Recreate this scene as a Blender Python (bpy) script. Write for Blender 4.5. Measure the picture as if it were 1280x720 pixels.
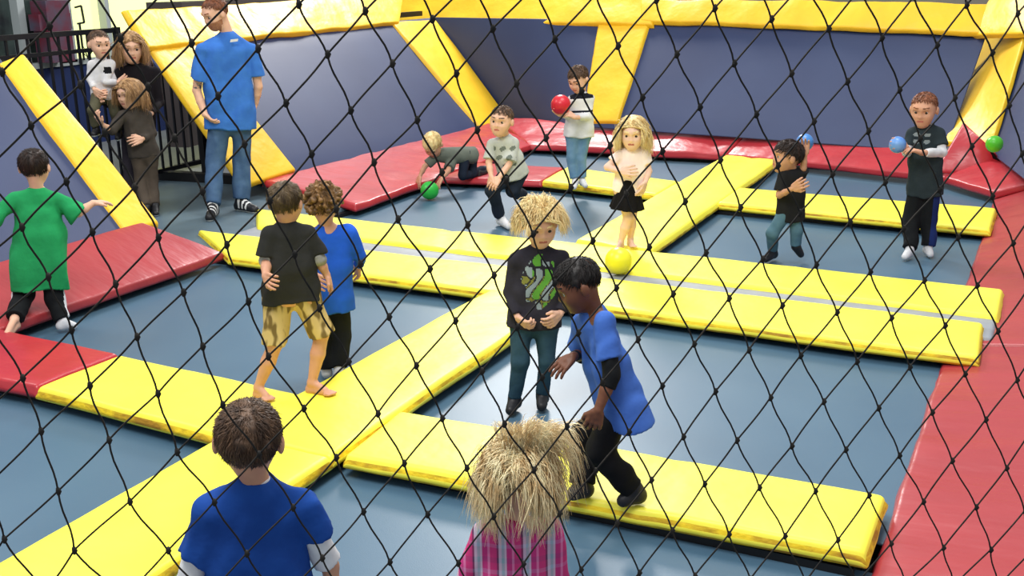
import bpy, math, random, os
import numpy as np
from mathutils import Vector, Matrix, noise as mnoise

for o in list(bpy.data.objects): bpy.data.objects.remove(o)
SC = bpy.context.scene
COL = SC.collection
random.seed(4)

# ------------------------------------------------------------------ camera
F_PX = 1362.25
CAM = np.array([0.0, 0.0, 2.2])
RT = np.array([0.89780927, 0.44009276, -0.01602729])
UP = np.array([-0.11004431, 0.25943737, 0.95946991])
FW = np.array([-0.42641384, 0.85965727, -0.28135498])
cam = bpy.data.cameras.new('camera'); camo = bpy.data.objects.new('camera', cam); COL.objects.link(camo)
cam.sensor_width = 36; cam.lens = F_PX/1280*36; cam.clip_start = 0.05; cam.clip_end = 200
camo.matrix_world = Matrix(((RT[0], UP[0], -FW[0], CAM[0]), (RT[1], UP[1], -FW[1], CAM[1]), (RT[2], UP[2], -FW[2], CAM[2]), (0, 0, 0, 1)))
SC.camera = camo

def ray(x, y):
    return RT*((x-640)/F_PX) + UP*(-(y-360)/F_PX) + FW
def G(x, y, z=0.0):
    d = ray(x, y); return CAM + d*((z-CAM[2])/d[2])
def PX(x, y, X):
    d = ray(x, y); return CAM + d*((X-CAM[0])/d[0])
def PY(x, y, Y):
    d = ray(x, y); return CAM + d*((Y-CAM[1])/d[1])

# ------------------------------------------------------------------ light
SC.view_settings.view_transform = 'Standard'; SC.view_settings.look = 'None'
SC.view_settings.exposure = 0.22; SC.view_settings.gamma = 1.0; SC.view_settings.use_curve_mapping = False
W = bpy.data.worlds.new('hall_light'); SC.world = W; W.use_nodes = True
W.node_tree.nodes['Background'].inputs[0].default_value = (0.86, 0.93, 1.0, 1)
W.node_tree.nodes['Background'].inputs[1].default_value = 0.52

def area(name, loc, target, size, power, color=(1, 1, 1), sy=None):
    l = bpy.data.lights.new(name, 'AREA'); l.energy = power; l.color = color; l.size = size
    if sy: l.shape = 'RECTANGLE'; l.size_y = sy
    o = bpy.data.objects.new(name, l); COL.objects.link(o); o.location = loc
    o.rotation_euler = (Vector(target)-Vector(loc)).to_track_quat('-Z', 'Y').to_euler()
    return o
area('ceiling_lamp_back', (-8.0, 17.0, 7.0), (-2.5, 6.0, 0), 2.0, 760, (1, .98, .95))
area('ceiling_lamp_middle', (-2.0, 9.0, 7.5), (-2.0, 8.5, 0), 3.0, 300, (1, .98, .95))
area('ceiling_lamp_front', (-2.5, 2.0, 6.5), (-2.5, 4.5, 0), 3.0, 380, (1, .98, .95))
area('ceiling_lamp_left', (-9.5, 5.5, 6.5), (-7.0, 7.5, 0), 2.0, 170, (1, .98, .95))

# ------------------------------------------------------------------ materials
def lin(c):
    return tuple(((v/255)/12.92 if v/255 <= .04045 else (((v/255)+.055)/1.055)**2.4) for v in c)
def newmat(name, col, rough=.6, spec=.4, metal=0):
    m = bpy.data.materials.new(name); m.use_nodes = True
    b = m.node_tree.nodes['Principled BSDF']
    b.inputs['Base Color'].default_value = (*lin(col), 1); b.inputs['Roughness'].default_value = rough
    b.inputs['Specular IOR Level'].default_value = spec; b.inputs['Metallic'].default_value = metal
    return m
def noisy(m, col2=None, scale=6, fac=.5, bump=0.0, bscale=30, stretch=(1, 1, 1), detail=4, lo=.35, hi=.7, dist=.02):
    nt = m.node_tree; N = nt.nodes; L = nt.links; b = N['Principled BSDF']
    tc = N.new('ShaderNodeTexCoord'); mp = N.new('ShaderNodeMapping'); mp.inputs['Scale'].default_value = stretch
    L.new(tc.outputs['Object'], mp.inputs[0])
    if col2 is not None:
        n = N.new('ShaderNodeTexNoise'); n.inputs['Scale'].default_value = scale; n.inputs['Detail'].default_value = detail
        L.new(mp.outputs[0], n.inputs['Vector'])
        r = N.new('ShaderNodeMapRange'); r.inputs[1].default_value = lo; r.inputs[2].default_value = hi
        r.inputs[3].default_value = 0; r.inputs[4].default_value = fac
        L.new(n.outputs[0], r.inputs[0])
        mx = N.new('ShaderNodeMix'); mx.data_type = 'RGBA'
        mx.inputs[6].default_value = b.inputs['Base Color'].default_value[:]; mx.inputs[7].default_value = (*lin(col2), 1)
        L.new(r.outputs[0], mx.inputs[0]); L.new(mx.outputs[2], b.inputs['Base Color'])
    if bump:
        n2 = N.new('ShaderNodeTexNoise'); n2.inputs['Scale'].default_value = bscale; n2.inputs['Detail'].default_value = 3
        L.new(mp.outputs[0], n2.inputs['Vector'])
        bp = N.new('ShaderNodeBump'); bp.inputs['Strength'].default_value = bump; bp.inputs['Distance'].default_value = dist
        L.new(n2.outputs[0], bp.inputs['Height']); L.new(bp.outputs[0], b.inputs['Normal'])
    return m
M = {}
M['yellow'] = noisy(newmat('yellow_vinyl', (255, 245, 78), .45, .45), (254, 238, 56), 2.2, .5, .35, 5, dist=.02)
M['yellow_wall'] = noisy(newmat('yellow_wall_vinyl', (250, 204, 44), .4, .45), (240, 184, 34), 2.0, .6, .5, 4, dist=.03)
M['underside'] = newmat('black_backing', (22, 20, 22), .9, .1)
M['red'] = noisy(newmat('red_vinyl', (186, 48, 56), .34, .5), (160, 34, 46), 2.0, .6, .5, 3.5, (1, 1.8, 1), dist=.03)
M['red_side'] = noisy(newmat('worn_red_vinyl', (170, 56, 60), .36, .5), (150, 44, 50), 1.6, .5, .45, 2.6, (.8, 2.2, 1), dist=.03)
def bedmat(name, c1, c2, rough):
    m = noisy(newmat(name, c1, rough, .5), c2, 1.1, .6, .12, 220, detail=5, dist=.004)
    return m
M['bed'] = bedmat('blue_trampoline_mesh', (68, 98, 120), (80, 110, 130), .42)
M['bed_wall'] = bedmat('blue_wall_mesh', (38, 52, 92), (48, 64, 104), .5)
M['steel_black'] = newmat('black_steel', (18, 18, 20), .5, .4)
M['grey_strip'] = noisy(newmat('grey_strip_vinyl', (150, 154, 162), .5), (120, 124, 130), 6, .5)
M['mat_grey'] = noisy(newmat('grey_floor_mat', (84, 104, 116), .5, .4), (70, 88, 100), 3, .7)
M['floor'] = noisy(newmat('hall_floor', (120, 124, 126), .5), (100, 104, 106), 2, .6)
M['rope'] = noisy(newmat('dark_net_twine', (34, 33, 32), .8, .2), (62, 56, 50), 40, .6)
M['rail'] = newmat('black_railing_paint', (16, 18, 26), .4, .5)

# ------------------------------------------------------------------ object helpers
def tag(o, label=None, cat=None, group=None, kind=None):
    if label: o['label'] = label
    if cat: o['category'] = cat
    if group: o['group'] = group
    if kind: o['kind'] = kind
    return o
def empty(name, loc, label, cat, group=None):
    e = bpy.data.objects.new(name, None); COL.objects.link(e); e.location = loc; e.empty_display_size = .1
    bpy.context.view_layer.update() if False else None
    return tag(e, label, cat, group)
def mesh_obj(name, verts, faces, mats, parent=None, loc=None, fmat=None, smooth=True):
    """verts in world coordinates; stored relative to loc / the parent's location"""
    V = np.asarray(verts, dtype=np.float64)
    org = np.array(parent_loc(parent)) if parent is not None else (np.array(loc) if loc is not None else np.zeros(3))
    V = V-org
    me = bpy.data.meshes.new(name)
    if isinstance(faces, np.ndarray):
        nv = faces.shape[1]; nf = faces.shape[0]
        me.vertices.add(len(V)); me.vertices.foreach_set('co', V.astype(np.float32).ravel())
        me.loops.add(nf*nv); me.loops.foreach_set('vertex_index', faces.astype(np.int32).ravel())
        me.polygons.add(nf); me.polygons.foreach_set('loop_start', np.arange(0, nf*nv, nv, dtype=np.int32))
        me.polygons.foreach_set('loop_total', np.full(nf, nv, dtype=np.int32))
        me.update(calc_edges=True)
    else:
        me.from_pydata([tuple(v) for v in V], [], faces)
    if not isinstance(mats, (list, tuple)): mats = [mats]
    for m in mats: me.materials.append(m)
    if fmat is not None: me.polygons.foreach_set('material_index', np.asarray(fmat, dtype=np.int32))
    me.polygons.foreach_set('use_smooth', np.full(len(me.polygons), smooth, dtype=bool))
    me.update()
    o = bpy.data.objects.new(name, me); COL.objects.link(o)
    if parent is not None: o.parent = parent
    else: o.location = org
    return o
def parent_loc(p):
    l = np.array(p.location); q = p.parent
    while q is not None: l = l+np.array(q.location); q = q.parent
    return l
def box_data(lo, hi):
    x0, y0, z0 = lo; x1, y1, z1 = hi
    v = [(x0, y0, z0), (x1, y0, z0), (x1, y1, z0), (x0, y1, z0), (x0, y0, z1), (x1, y0, z1), (x1, y1, z1), (x0, y1, z1)]
    f = [(0, 3, 2, 1), (4, 5, 6, 7), (0, 1, 5, 4), (1, 2, 6, 5), (2, 3, 7, 6), (3, 0, 4, 7)]
    return v, f
class MB:
    def __init__(s): s.v = []; s.f = []
    def add(s, v, f):
        b = len(s.v); s.v += [tuple(x) for x in v]; s.f += [tuple(i+b for i in q) for q in f]
    def box(s, lo, hi): s.add(*box_data(lo, hi))
    def bar(s, a, b, w, h):
        a = Vector(a); b = Vector(b); d = (b-a).normalized(); up = Vector((0, 0, 1))
        if abs(d.z) > .95: up = Vector((1, 0, 0))
        r = d.cross(up).normalized()*w/2; u = r.cross(d).normalized()*h/2
        v = [a-r-u, a+r-u, a+r+u, a-r+u, b-r-u, b+r-u, b+r+u, b-r+u]
        s.add(v, [(0, 1, 2, 3), (7, 6, 5, 4), (0, 4, 5, 1), (1, 5, 6, 2), (2, 6, 7, 3), (3, 7, 4, 0)])
    def tube(s, pts, r, n=6, cap=True):
        pts = [Vector(p) for p in pts]; rings = []
        for i, p in enumerate(pts):
            d = (pts[min(i+1, len(pts)-1)]-pts[max(i-1, 0)]).normalized()
            up = Vector((0, 0, 1)) if abs(d.z) < .95 else Vector((1, 0, 0))
            a = d.cross(up).normalized(); b = a.cross(d).normalized()
            rr = r[i] if isinstance(r, (list, tuple)) else r
            rings.append([p+(a*math.cos(2*math.pi*k/n)+b*math.sin(2*math.pi*k/n))*rr for k in range(n)])
        v = [q for R in rings for q in R]; f = []
        for i in range(len(rings)-1):
            for k in range(n): f.append((i*n+k, i*n+(k+1) % n, (i+1)*n+(k+1) % n, (i+1)*n+k))
        if cap: f.append(tuple(range(n))[::-1]); f.append(tuple((len(rings)-1)*n+k for k in range(n)))
        s.add(v, f)
    def build(s, name, mat, parent=None, loc=None, smooth=False):
        return mesh_obj(name, s.v, s.f, mat, parent, loc, smooth=smooth)

def slab(name, corners, thick, mats, label=None, cat=None, group=None, amp=.006, freq=1.6, edge=.03, step=.09, kind=None, wob=.006, stretch=(1, 1, 1), parent=None, sag=0.0, seams=()):
    """soft-edged foam slab: corners (4, counter-clockwise seen from above/front) give the top face"""
    c = [np.array(q, float) for q in corners]
    Lu = (np.linalg.norm(c[1]-c[0])+np.linalg.norm(c[2]-c[3]))/2; Lv = (np.linalg.norm(c[3]-c[0])+np.linalg.norm(c[2]-c[1]))/2
    n = np.cross(c[1]-c[0], c[3]-c[0]); n /= np.linalg.norm(n)
    def samp(L):
        e = min(edge, L/4); a = [0, e*.12, e*.35, e*.65, e]; k = max(2, int((L-2*e)/step))
        mid = [e+(L-2*e)*i/k for i in range(1, k)]
        return np.array(a+mid+[L-q for q in a[::-1]])/L, e
    us, eu = samp(Lu); vs, ev = samp(Lv); nu, nv = len(us), len(vs)
    top = []; bot = []
    for i, u in enumerate(us):
        for j, v in enumerate(vs):
            p = c[0]*(1-u)*(1-v)+c[1]*u*(1-v)+c[2]*u*v+c[3]*(1-u)*v
            du = min(u, 1-u)*Lu; dv = min(v, 1-v)*Lv; r = min(eu, thick*.5)
            dr = 0
            for d in (du, dv):
                if d < eu:
                    t = 1-d/eu; dr += r*(1-math.sqrt(max(0, 1-t*t)))*.8
            dr = min(dr, thick*.8)
            q = Vector((p[0]*freq*stretch[0], p[1]*freq*stretch[1], p[2]*freq*stretch[2]))
            w = amp*(mnoise.noise(q)+.5*mnoise.noise(q*2.7))
            for sv in seams:
                w -= .012*math.exp(-((u-sv)*Lu/.02)**2)
            w -= sag*math.sin(math.pi*u)*math.sin(math.pi*v)
            ww = np.array(mnoise.noise_vector(Vector(p*1.3)))*wob
            ww = ww-n*np.dot(ww, n)
            P = p+n*(w-dr)+ww
            top.append(P); bot.append(p-n*(thick)+ww*1.5+n*w*.4)
    V = top+bot; T = nu*nv; f = []
    for i in range(nu-1):
        for j in range(nv-1):
            a = i*nv+j; f.append((a, a+nv, a+nv+1, a+1)); f.append((T+a, T+a+1, T+a+nv+1, T+a+nv))
    per = [(i, 0) for i in range(nu)]+[(nu-1, j) for j in range(1, nv)]+[(i, nv-1) for i in range(nu-2, -1, -1)]+[(0, j) for j in range(nv-2, 0, -1)]
    cen = sum(c)/4; K = len(per); base = len(V)
    for k, (i, j) in enumerate(per):
        a = V[i*nv+j]; b = V[T+i*nv+j]
        i0, j0 = per[k-1]; i1, j1 = per[(k+1) % K]
        t = V[i1*nv+j1]-V[i0*nv+j0]; o = np.cross(t, n); o /= (np.linalg.norm(o)+1e-9)
        for s_ in (.33, .7): V.append(a*(1-s_)+b*s_+o*min(.012, thick*.2)*(1+.6*mnoise.noise(Vector(a*6))))
    for k in range(K):
        k2 = (k+1) % K; i, j = per[k]; i2, j2 = per[k2]
        a0, b0 = i*nv+j, i2*nv+j2
        m0, m1 = base+2*k, base+2*k+1; q0, q1 = base+2*k2, base+2*k2+1
        f += [(a0, m0, q0, b0), (m0, m1, q1, q0), (m1, T+a0, T+b0, q1)]
    fm = [0]*len(f)
    if isinstance(mats, (list, tuple)):
        for idx in range(1, 2*(nu-1)*(nv-1), 2): fm[idx] = 1
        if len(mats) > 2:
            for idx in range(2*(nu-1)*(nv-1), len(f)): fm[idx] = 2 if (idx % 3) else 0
    org = c[0] if parent is None else None
    o = mesh_obj(name, V, f, mats, parent, org, fm)
    tag(o, label, cat, group, kind)
    return o

# ------------------------------------------------------------------ the hall
fl = MB(); fl.box((-40, -6, -.35), (14, 45, -.25)); tag(fl.build('floor', M['floor']), kind='structure')
M['hall_wall'] = noisy(newmat('hall_wall_paint', (196, 184, 166), .8, .2), (180, 168, 150), .6, .5)
wl = MB(); wl.box((-34, 34, -.25), (14, 34.3, 7.5)); tag(wl.build('wall_back', M['hall_wall']), kind='structure')

# store front beyond the entry: a low navy wall, glazing above it, posts
XS = -13.0
M['navy'] = newmat('navy_panel', (26, 44, 92), .6)
M['post_white'] = newmat('grey_white_post', (176, 184, 184), .5)
M['dark_glass'] = noisy(newmat('dark_store_glass', (44, 50, 52), .15, .6), (70, 84, 80), 1.6, .8, lo=.4, hi=.55)
def emis(name, c, s):
    m = newmat(name, c, .5); b = m.node_tree.nodes['Principled BSDF']
    b.inputs['Emission Color'].default_value = (*lin(c), 1); b.inputs['Emission Strength'].default_value = s; return m
M['daylit'] = emis('daylit_window', (228, 232, 160), 1.0)
def yz(px, py): p = PX(px, py, XS); return p[1], p[2]
b = MB(); b.box((XS-.25, 3.0, -.25), (XS, 24, .98)); tag(b.build('wall_left', M['navy']), kind='structure')
b = MB(); b.box((XS-.25, 3.0, 3.6), (XS, 24, 7.5)); tag(b.build('wall_left_upper', M['hall_wall']), kind='structure')
b = MB(); b.box((XS-.2, 3.0, .98), (XS-.12, yz(70, 0)[0], 3.6)); tag(b.build('window_1', M['dark_glass']), kind='structure')
b = MB(); b.box((XS-.2, yz(76, 0)[0], .98), (XS-.12, 24, 3.6)); tag(b.build('window_2', M['daylit']), kind='structure')
b = MB()
for px_, w in ((23, .12), (76, .28), (131, .08)):
    y = yz(px_, 0)[0]; b.box((XS-.12, y-w/2, .98), (XS+.03, y+w/2, 3.6))
b.box((XS-.12, 3, .94), (XS+.03, 24, 1.02))
tag(b.build('trim_1', M['post_white']), kind='structure')
b = MB(); y0 = 14.55; b.box((XS+.03, y0-.07, -.25), (XS+.12, y0+.07, 1.02)); tag(b.build('trim_2', M['post_white']), kind='structure')
# things seen in the store behind the glass line
bb = MB(); y, z = yz(52, 28); bb.box((XS+.05, y-.2, 1.03), (XS+.35, y+.2, z+.30)); bb.box((XS+.1, y-.3, z-.1), (XS+.3, y+.26, z+.12))
M['maroon'] = noisy(newmat('maroon_cloth', (110, 28, 48), .7), (60, 90, 110), 4, .7)
tag(bb.build('display_box', M['maroon'], loc=(XS+.2, y, 1.03)), 'maroon display box on the sill of the dark store window behind the railing', 'box')
# a wire sign stand and a small plant on the sill
pl = MB(); y, z = yz(93, 18)
for a, c in (((y-.05, z+.10), (y+.07, z+.12)), ((y+.07, z+.12), (y+.09, z-.12)), ((y+.09, z-.12), (y-.04, z-.13)), ((y, z-.13), (y, 1.0))):
    pl.bar((XS+.08, a[0], a[1]), (XS+.08, c[0], c[1]), .02, .025)
tag(pl.build('sign_holder', M['rail'], loc=(XS+.08, y, 1.0)), 'thin black wire sign holder on the sill in front of the bright window', 'sign holder')
pl = MB(); y, z = yz(100, 36); random.seed(9)
for i in range(9):
    a = math.radians(random.uniform(-75, 75)); L_ = random.uniform(.10, .2); q = random.uniform(-.1, .1)
    p0 = (XS+.1, y, 1.02); p1 = (XS+.1+q*.5, y+math.sin(a)*L_*.6, 1.02+.5*L_+math.cos(a)*L_*.4); p2 = (XS+.1+q, y+math.sin(a)*L_*1.3, 1.02+math.cos(a)*L_*.7+.1)
    pl.tube([p0, p1, p2], [.004, .008, .002], 4)
M['leaf'] = newmat('dark_green_leaf', (52, 82, 34), .5)
pt = empty('potted_plant', (XS+.1, y, 1.02), 'small spiky green plant on the sill below the bright window', 'plant')
pl.build('foliage', M['leaf'], pt)
pp = MB(); pp.tube([(XS+.1, y, .99+.02), (XS+.1, y, 1.06)], [.02, .025], 10); pp.build('pot', newmat('clay_pot', (70, 60, 48), .7), pt)

# entry platform
o = slab('entry_platform', [(-9.35, 5.2, -.05), (-6.2, 5.2, -.05), (-6.2, 9.6, -.05), (-9.35, 9.6, -.05)], .19, M['mat_grey'], amp=.002, wob=0, kind='structure')
cb = MB(); cb.bar((-9.3, 9.25, .0), (-7.1, 9.5, .0), .12, .1); tag(cb.build('trim_3', M['steel_black']), kind='structure')

# railing
def railing():
    t = empty('railing', (-9.0, 7.5, -.05), 'black metal railing with upright bars behind the entry platform', 'railing')
    R_ = MB(); R_.bar((-9, 5.4, 1.65), (-9, 8.8, 1.64), .05, .05); R_.build('top_rail', M['rail'], t)
    R_ = MB(); R_.bar((-9, 5.4, 1.46), (-9, 10.9, 1.46), .04, .04); R_.build('middle_rail', M['rail'], t)
    R_ = MB(); R_.bar((-9, 5.4, .06), (-9, 10.9, .06), .05, .05); R_.build('bottom_rail', M['rail'], t)
    for y in (5.4, 7.2, 8.8, 10.9):
        R_ = MB(); R_.box((-9.03, y-.03, -.05), (-8.97, y+.03, 1.67 if y < 9 else 1.48)); R_.box((-9.08, y-.08, -.05), (-8.92, y+.08, -.035)); R_.build('post', M['rail'], t)
    y = 5.52; 
    while y < 10.85:
        if min(abs(y-q) for q in (5.4, 7.2, 8.8, 10.9)) > .05:
            R_ = MB(); R_.box((-9.011, y-.011, .06), (-8.989, y+.011, 1.64 if y < 8.8 else 1.46)); R_.build('baluster', M['rail'], t)
        y += .125
railing()

# ------------------------------------------------------------------ trampoline court
M['yellow_edge'] = noisy(newmat('shaded_dirty_yellow_edge', (250, 214, 40), .6, .3), (150, 92, 34), 7, .8, .3, 30, (1, 1, 2), lo=.42, hi=.66)  # pad sides: shade put into the colour, along with brown seams and dirt
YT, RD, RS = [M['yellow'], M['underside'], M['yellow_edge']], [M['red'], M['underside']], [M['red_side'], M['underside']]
T = .075
def xy(*pts, z=0.0): return [(p[0], p[1], z if len(p) < 3 else p[2]) for p in pts]
def gq(*pts, z=0.0): return [G(a, b_, z) for a, b_ in pts]
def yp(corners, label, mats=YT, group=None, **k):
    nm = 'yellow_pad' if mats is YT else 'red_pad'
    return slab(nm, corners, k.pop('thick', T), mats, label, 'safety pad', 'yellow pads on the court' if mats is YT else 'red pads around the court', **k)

# beds (blue mats)
ZB = -.12
def bed(x0, y0, x1, y1, label, z=ZB):
    return slab('trampoline_bed', xy((x0, y0), (x1, y0), (x1, y1), (x0, y1), z=z), .012, M['bed'], label, 'trampoline', 'blue trampoline beds', amp=.004, freq=.8, edge=.01, wob=0, step=.2, sag=.015)
bed(-6.2, 1.6, -3.30, 4.10, 'blue trampoline bed in the bottom left corner, nearest the net')
bed(-3.10, 1.6, -.25, 4.05, 'blue trampoline bed at the bottom between the boy in blue and the girl in plaid')
bed(-6.4, 4.25, -3.30, 6.85, 'blue trampoline bed left of the diagonal pad, under the boy in green')
bed(-3.10, 4.30, -.25, 6.80, 'large empty blue trampoline bed right of the diagonal pad, in front of the double pads')
bed(-6.6, 7.85, -3.30, 10.55, 'blue trampoline bed beyond the double pads, with the green ball and kneeling boys')
bed(-3.00, 7.85, -.25, 10.35, 'blue trampoline bed under the boys with the blue balls')
bed(-6.7, 10.9, -3.30, 13.3, 'blue trampoline bed behind the boy with the red ball, below the narrow back panel')
bed(-3.00, 10.6, -.25, 13.0, 'blue trampoline bed at the foot of the wide back wall')

# grey strip between the double pads
slab('divider_strip', xy((-6.45, 7.10), (-.17, 7.00), (-.17, 7.6), (-6.45, 7.75), z=-.035), .05, M['grey_strip'], 'narrow pale grey strip between the two long yellow pads', 'floor strip', amp=.003, wob=0)

# yellow pads on the court
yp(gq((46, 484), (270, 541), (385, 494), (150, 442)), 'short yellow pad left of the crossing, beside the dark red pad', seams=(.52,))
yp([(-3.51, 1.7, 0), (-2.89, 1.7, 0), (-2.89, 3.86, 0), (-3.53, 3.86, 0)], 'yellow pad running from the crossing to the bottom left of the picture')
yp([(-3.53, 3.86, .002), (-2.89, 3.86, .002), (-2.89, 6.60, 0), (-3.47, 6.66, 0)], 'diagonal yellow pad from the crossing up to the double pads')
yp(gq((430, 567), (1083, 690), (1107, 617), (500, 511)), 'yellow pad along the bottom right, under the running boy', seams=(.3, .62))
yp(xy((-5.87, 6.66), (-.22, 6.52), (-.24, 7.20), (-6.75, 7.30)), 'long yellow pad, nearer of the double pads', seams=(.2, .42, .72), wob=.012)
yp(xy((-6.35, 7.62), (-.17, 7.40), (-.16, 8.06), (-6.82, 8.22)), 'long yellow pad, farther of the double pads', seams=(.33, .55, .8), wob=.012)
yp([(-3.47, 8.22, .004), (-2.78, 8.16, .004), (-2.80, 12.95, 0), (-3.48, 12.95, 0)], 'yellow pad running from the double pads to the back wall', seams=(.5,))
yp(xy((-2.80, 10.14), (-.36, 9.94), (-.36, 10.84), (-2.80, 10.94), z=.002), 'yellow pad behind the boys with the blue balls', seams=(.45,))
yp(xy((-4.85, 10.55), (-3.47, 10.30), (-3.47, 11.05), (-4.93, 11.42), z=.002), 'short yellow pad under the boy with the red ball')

# red pads
yp([(-6.66, 4.3, .25), (-5.98, 4.3, 0), (-5.98, 6.75, 0), (-6.62, 6.52, .25)], 'pinkish red pad sloping up to the wall beside the boy in green', RS, amp=.012, wob=.012)
yp(xy((-6.7, 3.86, .02), (-4.93, 3.93), (-4.93, 4.54), (-6.7, 4.56, .02)), 'dark red pad at the left edge joined to the short yellow pad', RD, amp=.008)
yp([(-6.66, 1.7, .25), (-5.98, 1.7, 0), (-5.98, 3.84, 0), (-6.66, 3.84, .25)], 'red pad at the far left bottom outside the yellow pads', RS)
yp([(-7.32, 8.95, .12), (-6.02, 8.72, 0), (-6.02, 12.9, 0), (-7.04, 13.5, .14)], 'long red pad at the foot of the left back wall', RD, amp=.022, wob=.02, freq=2.2)
yp(xy((-6.02, 10.35), (-4.85, 10.53), (-4.95, 11.4), (-6.02, 11.3)), 'red pad between the left back wall and the short yellow pad', RD, amp=.01)
yp([(-6.05, 12.75, 0), (-3.47, 12.85, 0), (-3.30, 13.30, .25), (-6.95, 13.65, .2)], 'red pad at the foot of the narrow back panel', RD, amp=.028, wob=.02, freq=2.4)
yp([(-3.47, 12.85, .001), (-.95, 12.30, 0), (-1.05, 12.95, .25), (-3.30, 13.30, .25)], 'red pad at the foot of the wide back wall', RD, amp=.010, wob=.01)
yp([(-1.0, 12.32, .003), (-.42, 11.6, .003), (.05, 11.5, .2), (-.50, 12.75, .27)], 'red corner pad below the leaning yellow wall pad at right', RD, amp=.015)
yp([G(1170, 214, .06), G(1262, 216, .06), PY(1244, 190, 12.2), PY(1205, 152, 12.8)], 'raised red flap of vinyl tucked over the base of the right wall pad', RD, amp=.006, thick=.03)
yp([(-.44, 2.9, -.085), (.95, 2.9, .0), (.55, 6.9, .03), (-.42, 6.9, -.085)], 'wide worn red pad in the bottom right corner', RS, amp=.02, wob=.012, stretch=(.6, 2.2, 1), freq=1.5, seams=())
yp([(-.42, 6.92, -.085), (.55, 6.92, .03), (-.02, 11.55, .12), (-.42, 11.62, -.085)], 'long red pad along the right edge beside the pad ends', RS, amp=.018, wob=.012, stretch=(.6, 2.2, 1))

# black frame under the pads
fr = MB()
def beam(x0, y0, x1, y1): fr.box((min(x0, x1), min(y0, y1), -.25), (max(x0, x1), max(y0, y1), -.085))
beam(-3.40, 1.8, -3.00, 6.8); beam(-3.38, 7.6, -2.90, 12.9)
beam(-6.6, 3.98, -3.2, 4.40); beam(-3.2, 3.98, -.5, 4.42)
beam(-6.2, 6.78, -.28, 7.10); beam(-6.4, 7.55, -.25, 7.9)
beam(-2.9, 10.15, -.3, 10.75); beam(-4.9, 10.6, -3.38, 11.0)
beam(-6.75, 1.8, -6.15, 6.4); beam(-6.9, 8.6, -6.15, 13.4); beam(-6.6, 13.0, -1.0, 13.4)
fr.box((-.2, 3.1, -.25), (.5, 6.8, -.18)); fr.box((-.2, 6.8, -.25), (.0, 12, -.18))
tag(fr.build('steel_underframe', M['steel_black'], loc=(-3.2, 7, -.25)), kind='structure')

# leaning wall panels (blue) : left wall plane through (-6.65, z .25), rising outward
def FLp(y, z, off=0.0): k = .96; n = np.array([1, 0, .96]); n /= np.linalg.norm(n); return np.array([-6.66-k*(z-.25), y, z])+n*off
def BLp(y, z, off=0.0):
    x0 = -7.35+(y-8.66)*.067; k = .76+(y-8.66)*.045; n = np.array([1, 0, k]); n /= np.linalg.norm(n); return np.array([x0-k*(z-.12), y, z])+n*off
def BKp(x, z, off=0.0):
    y0 = 13.40+(x+6.6)*(-.1); k = .84; n = np.array([0, -1, .84]); n /= np.linalg.norm(n); return np.array([x, y0+k*(z-.25), z])+n*off
def wallbed(c, label): return slab('trampoline_wall', c, .012, M['bed_wall'], label, 'trampoline wall', 'leaning blue wall panels', amp=.006, freq=.8, edge=.01, wob=0, step=.25, sag=.02)
def onp(pl, px_, py_, off=0.0):      # where a sight line meets a leaning wall
    d = ray(px_, py_)
    def res(t):
        P = CAM+d*t
        if pl is BKp: return P[1]-pl(P[0], P[2], off)[1]
        return -(P[0]-pl(P[1], P[2], off)[0])
    t0, t1 = 2.0, 60.0
    for _ in range(60):
        tm = (t0+t1)/2
        if res(tm) < 0: t0 = tm
        else: t1 = tm
    return CAM+d*t0
CB = onp(BLp, 642, 158); CT = onp(BLp, 541, 22)
wallbed([FLp(3.2, .2), FLp(6.42, .2), FLp(6.42, 1.62), FLp(3.2, 1.62)], 'blue mesh wall panel at the left edge behind the boy in green')
wallbed([BLp(8.9, .1), CB, CT, BLp(8.5, 1.52)], 'blue mesh wall panel leaning back right of the man in blue')
wallbed([CB, BKp(-5.5, .2), BKp(-5.5, 1.5), CT], 'narrow blue mesh wall panel between the two slanted yellow wall pads')
wallbed([BKp(-5.45, .2), BKp(-1.0, .2, -.03), onp(BKp, 1236, 34, -.06), BKp(-5.45, 1.5)], 'wide blue mesh wall panel across the back')
c4 = [G(1232, 186, .25), np.array([.12, 10.2, .2]), np.array([.95, 10.4, 1.3]), PY(1278, 58, 13.2)]
wallbed(c4, 'blue mesh wall panel at the right edge behind the green ball')
def wpad(c, label, mats=(M['yellow_wall'], M['underside']), **k):
    return slab('yellow_wall_pad', c, .07, list(mats), label, 'wall pad', 'yellow pads on the leaning walls', amp=k.pop('amp', .008), wob=k.pop('wob', .01), **k)
def quad_on(pl, P4, z4, off): return [onp(pl, a_, b_, off) for a_, b_ in P4]
wpad(quad_on(FLp, [(157, 289), (201, 278), (30, 66), (0, 78)], None, .05), 'slanted yellow wall pad left of the grey-clad girl')
wpad(quad_on(BLp, [(306, 233), (371, 212), (238, 46), (186, 58)], None, .06), 'slanted yellow wall pad behind the man in blue')
wpad(quad_on(BLp, [(600, 158), (638, 150), (545, 24), (489, 26)], None, .06), 'slanted yellow wall pad at the back left corner')
wpad(quad_on(BKp, [(727, 152), (772, 152), (811, 27), (748, 27)], None, .06), 'upright yellow wall pad behind the boy with the red ball')
wpad([G(1181, 176, .3), G(1238, 186, .3), PY(1283, 34, 13.2), G(1223, 34, 1.4)], 'yellow wall pad leaning in the right back corner')
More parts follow.
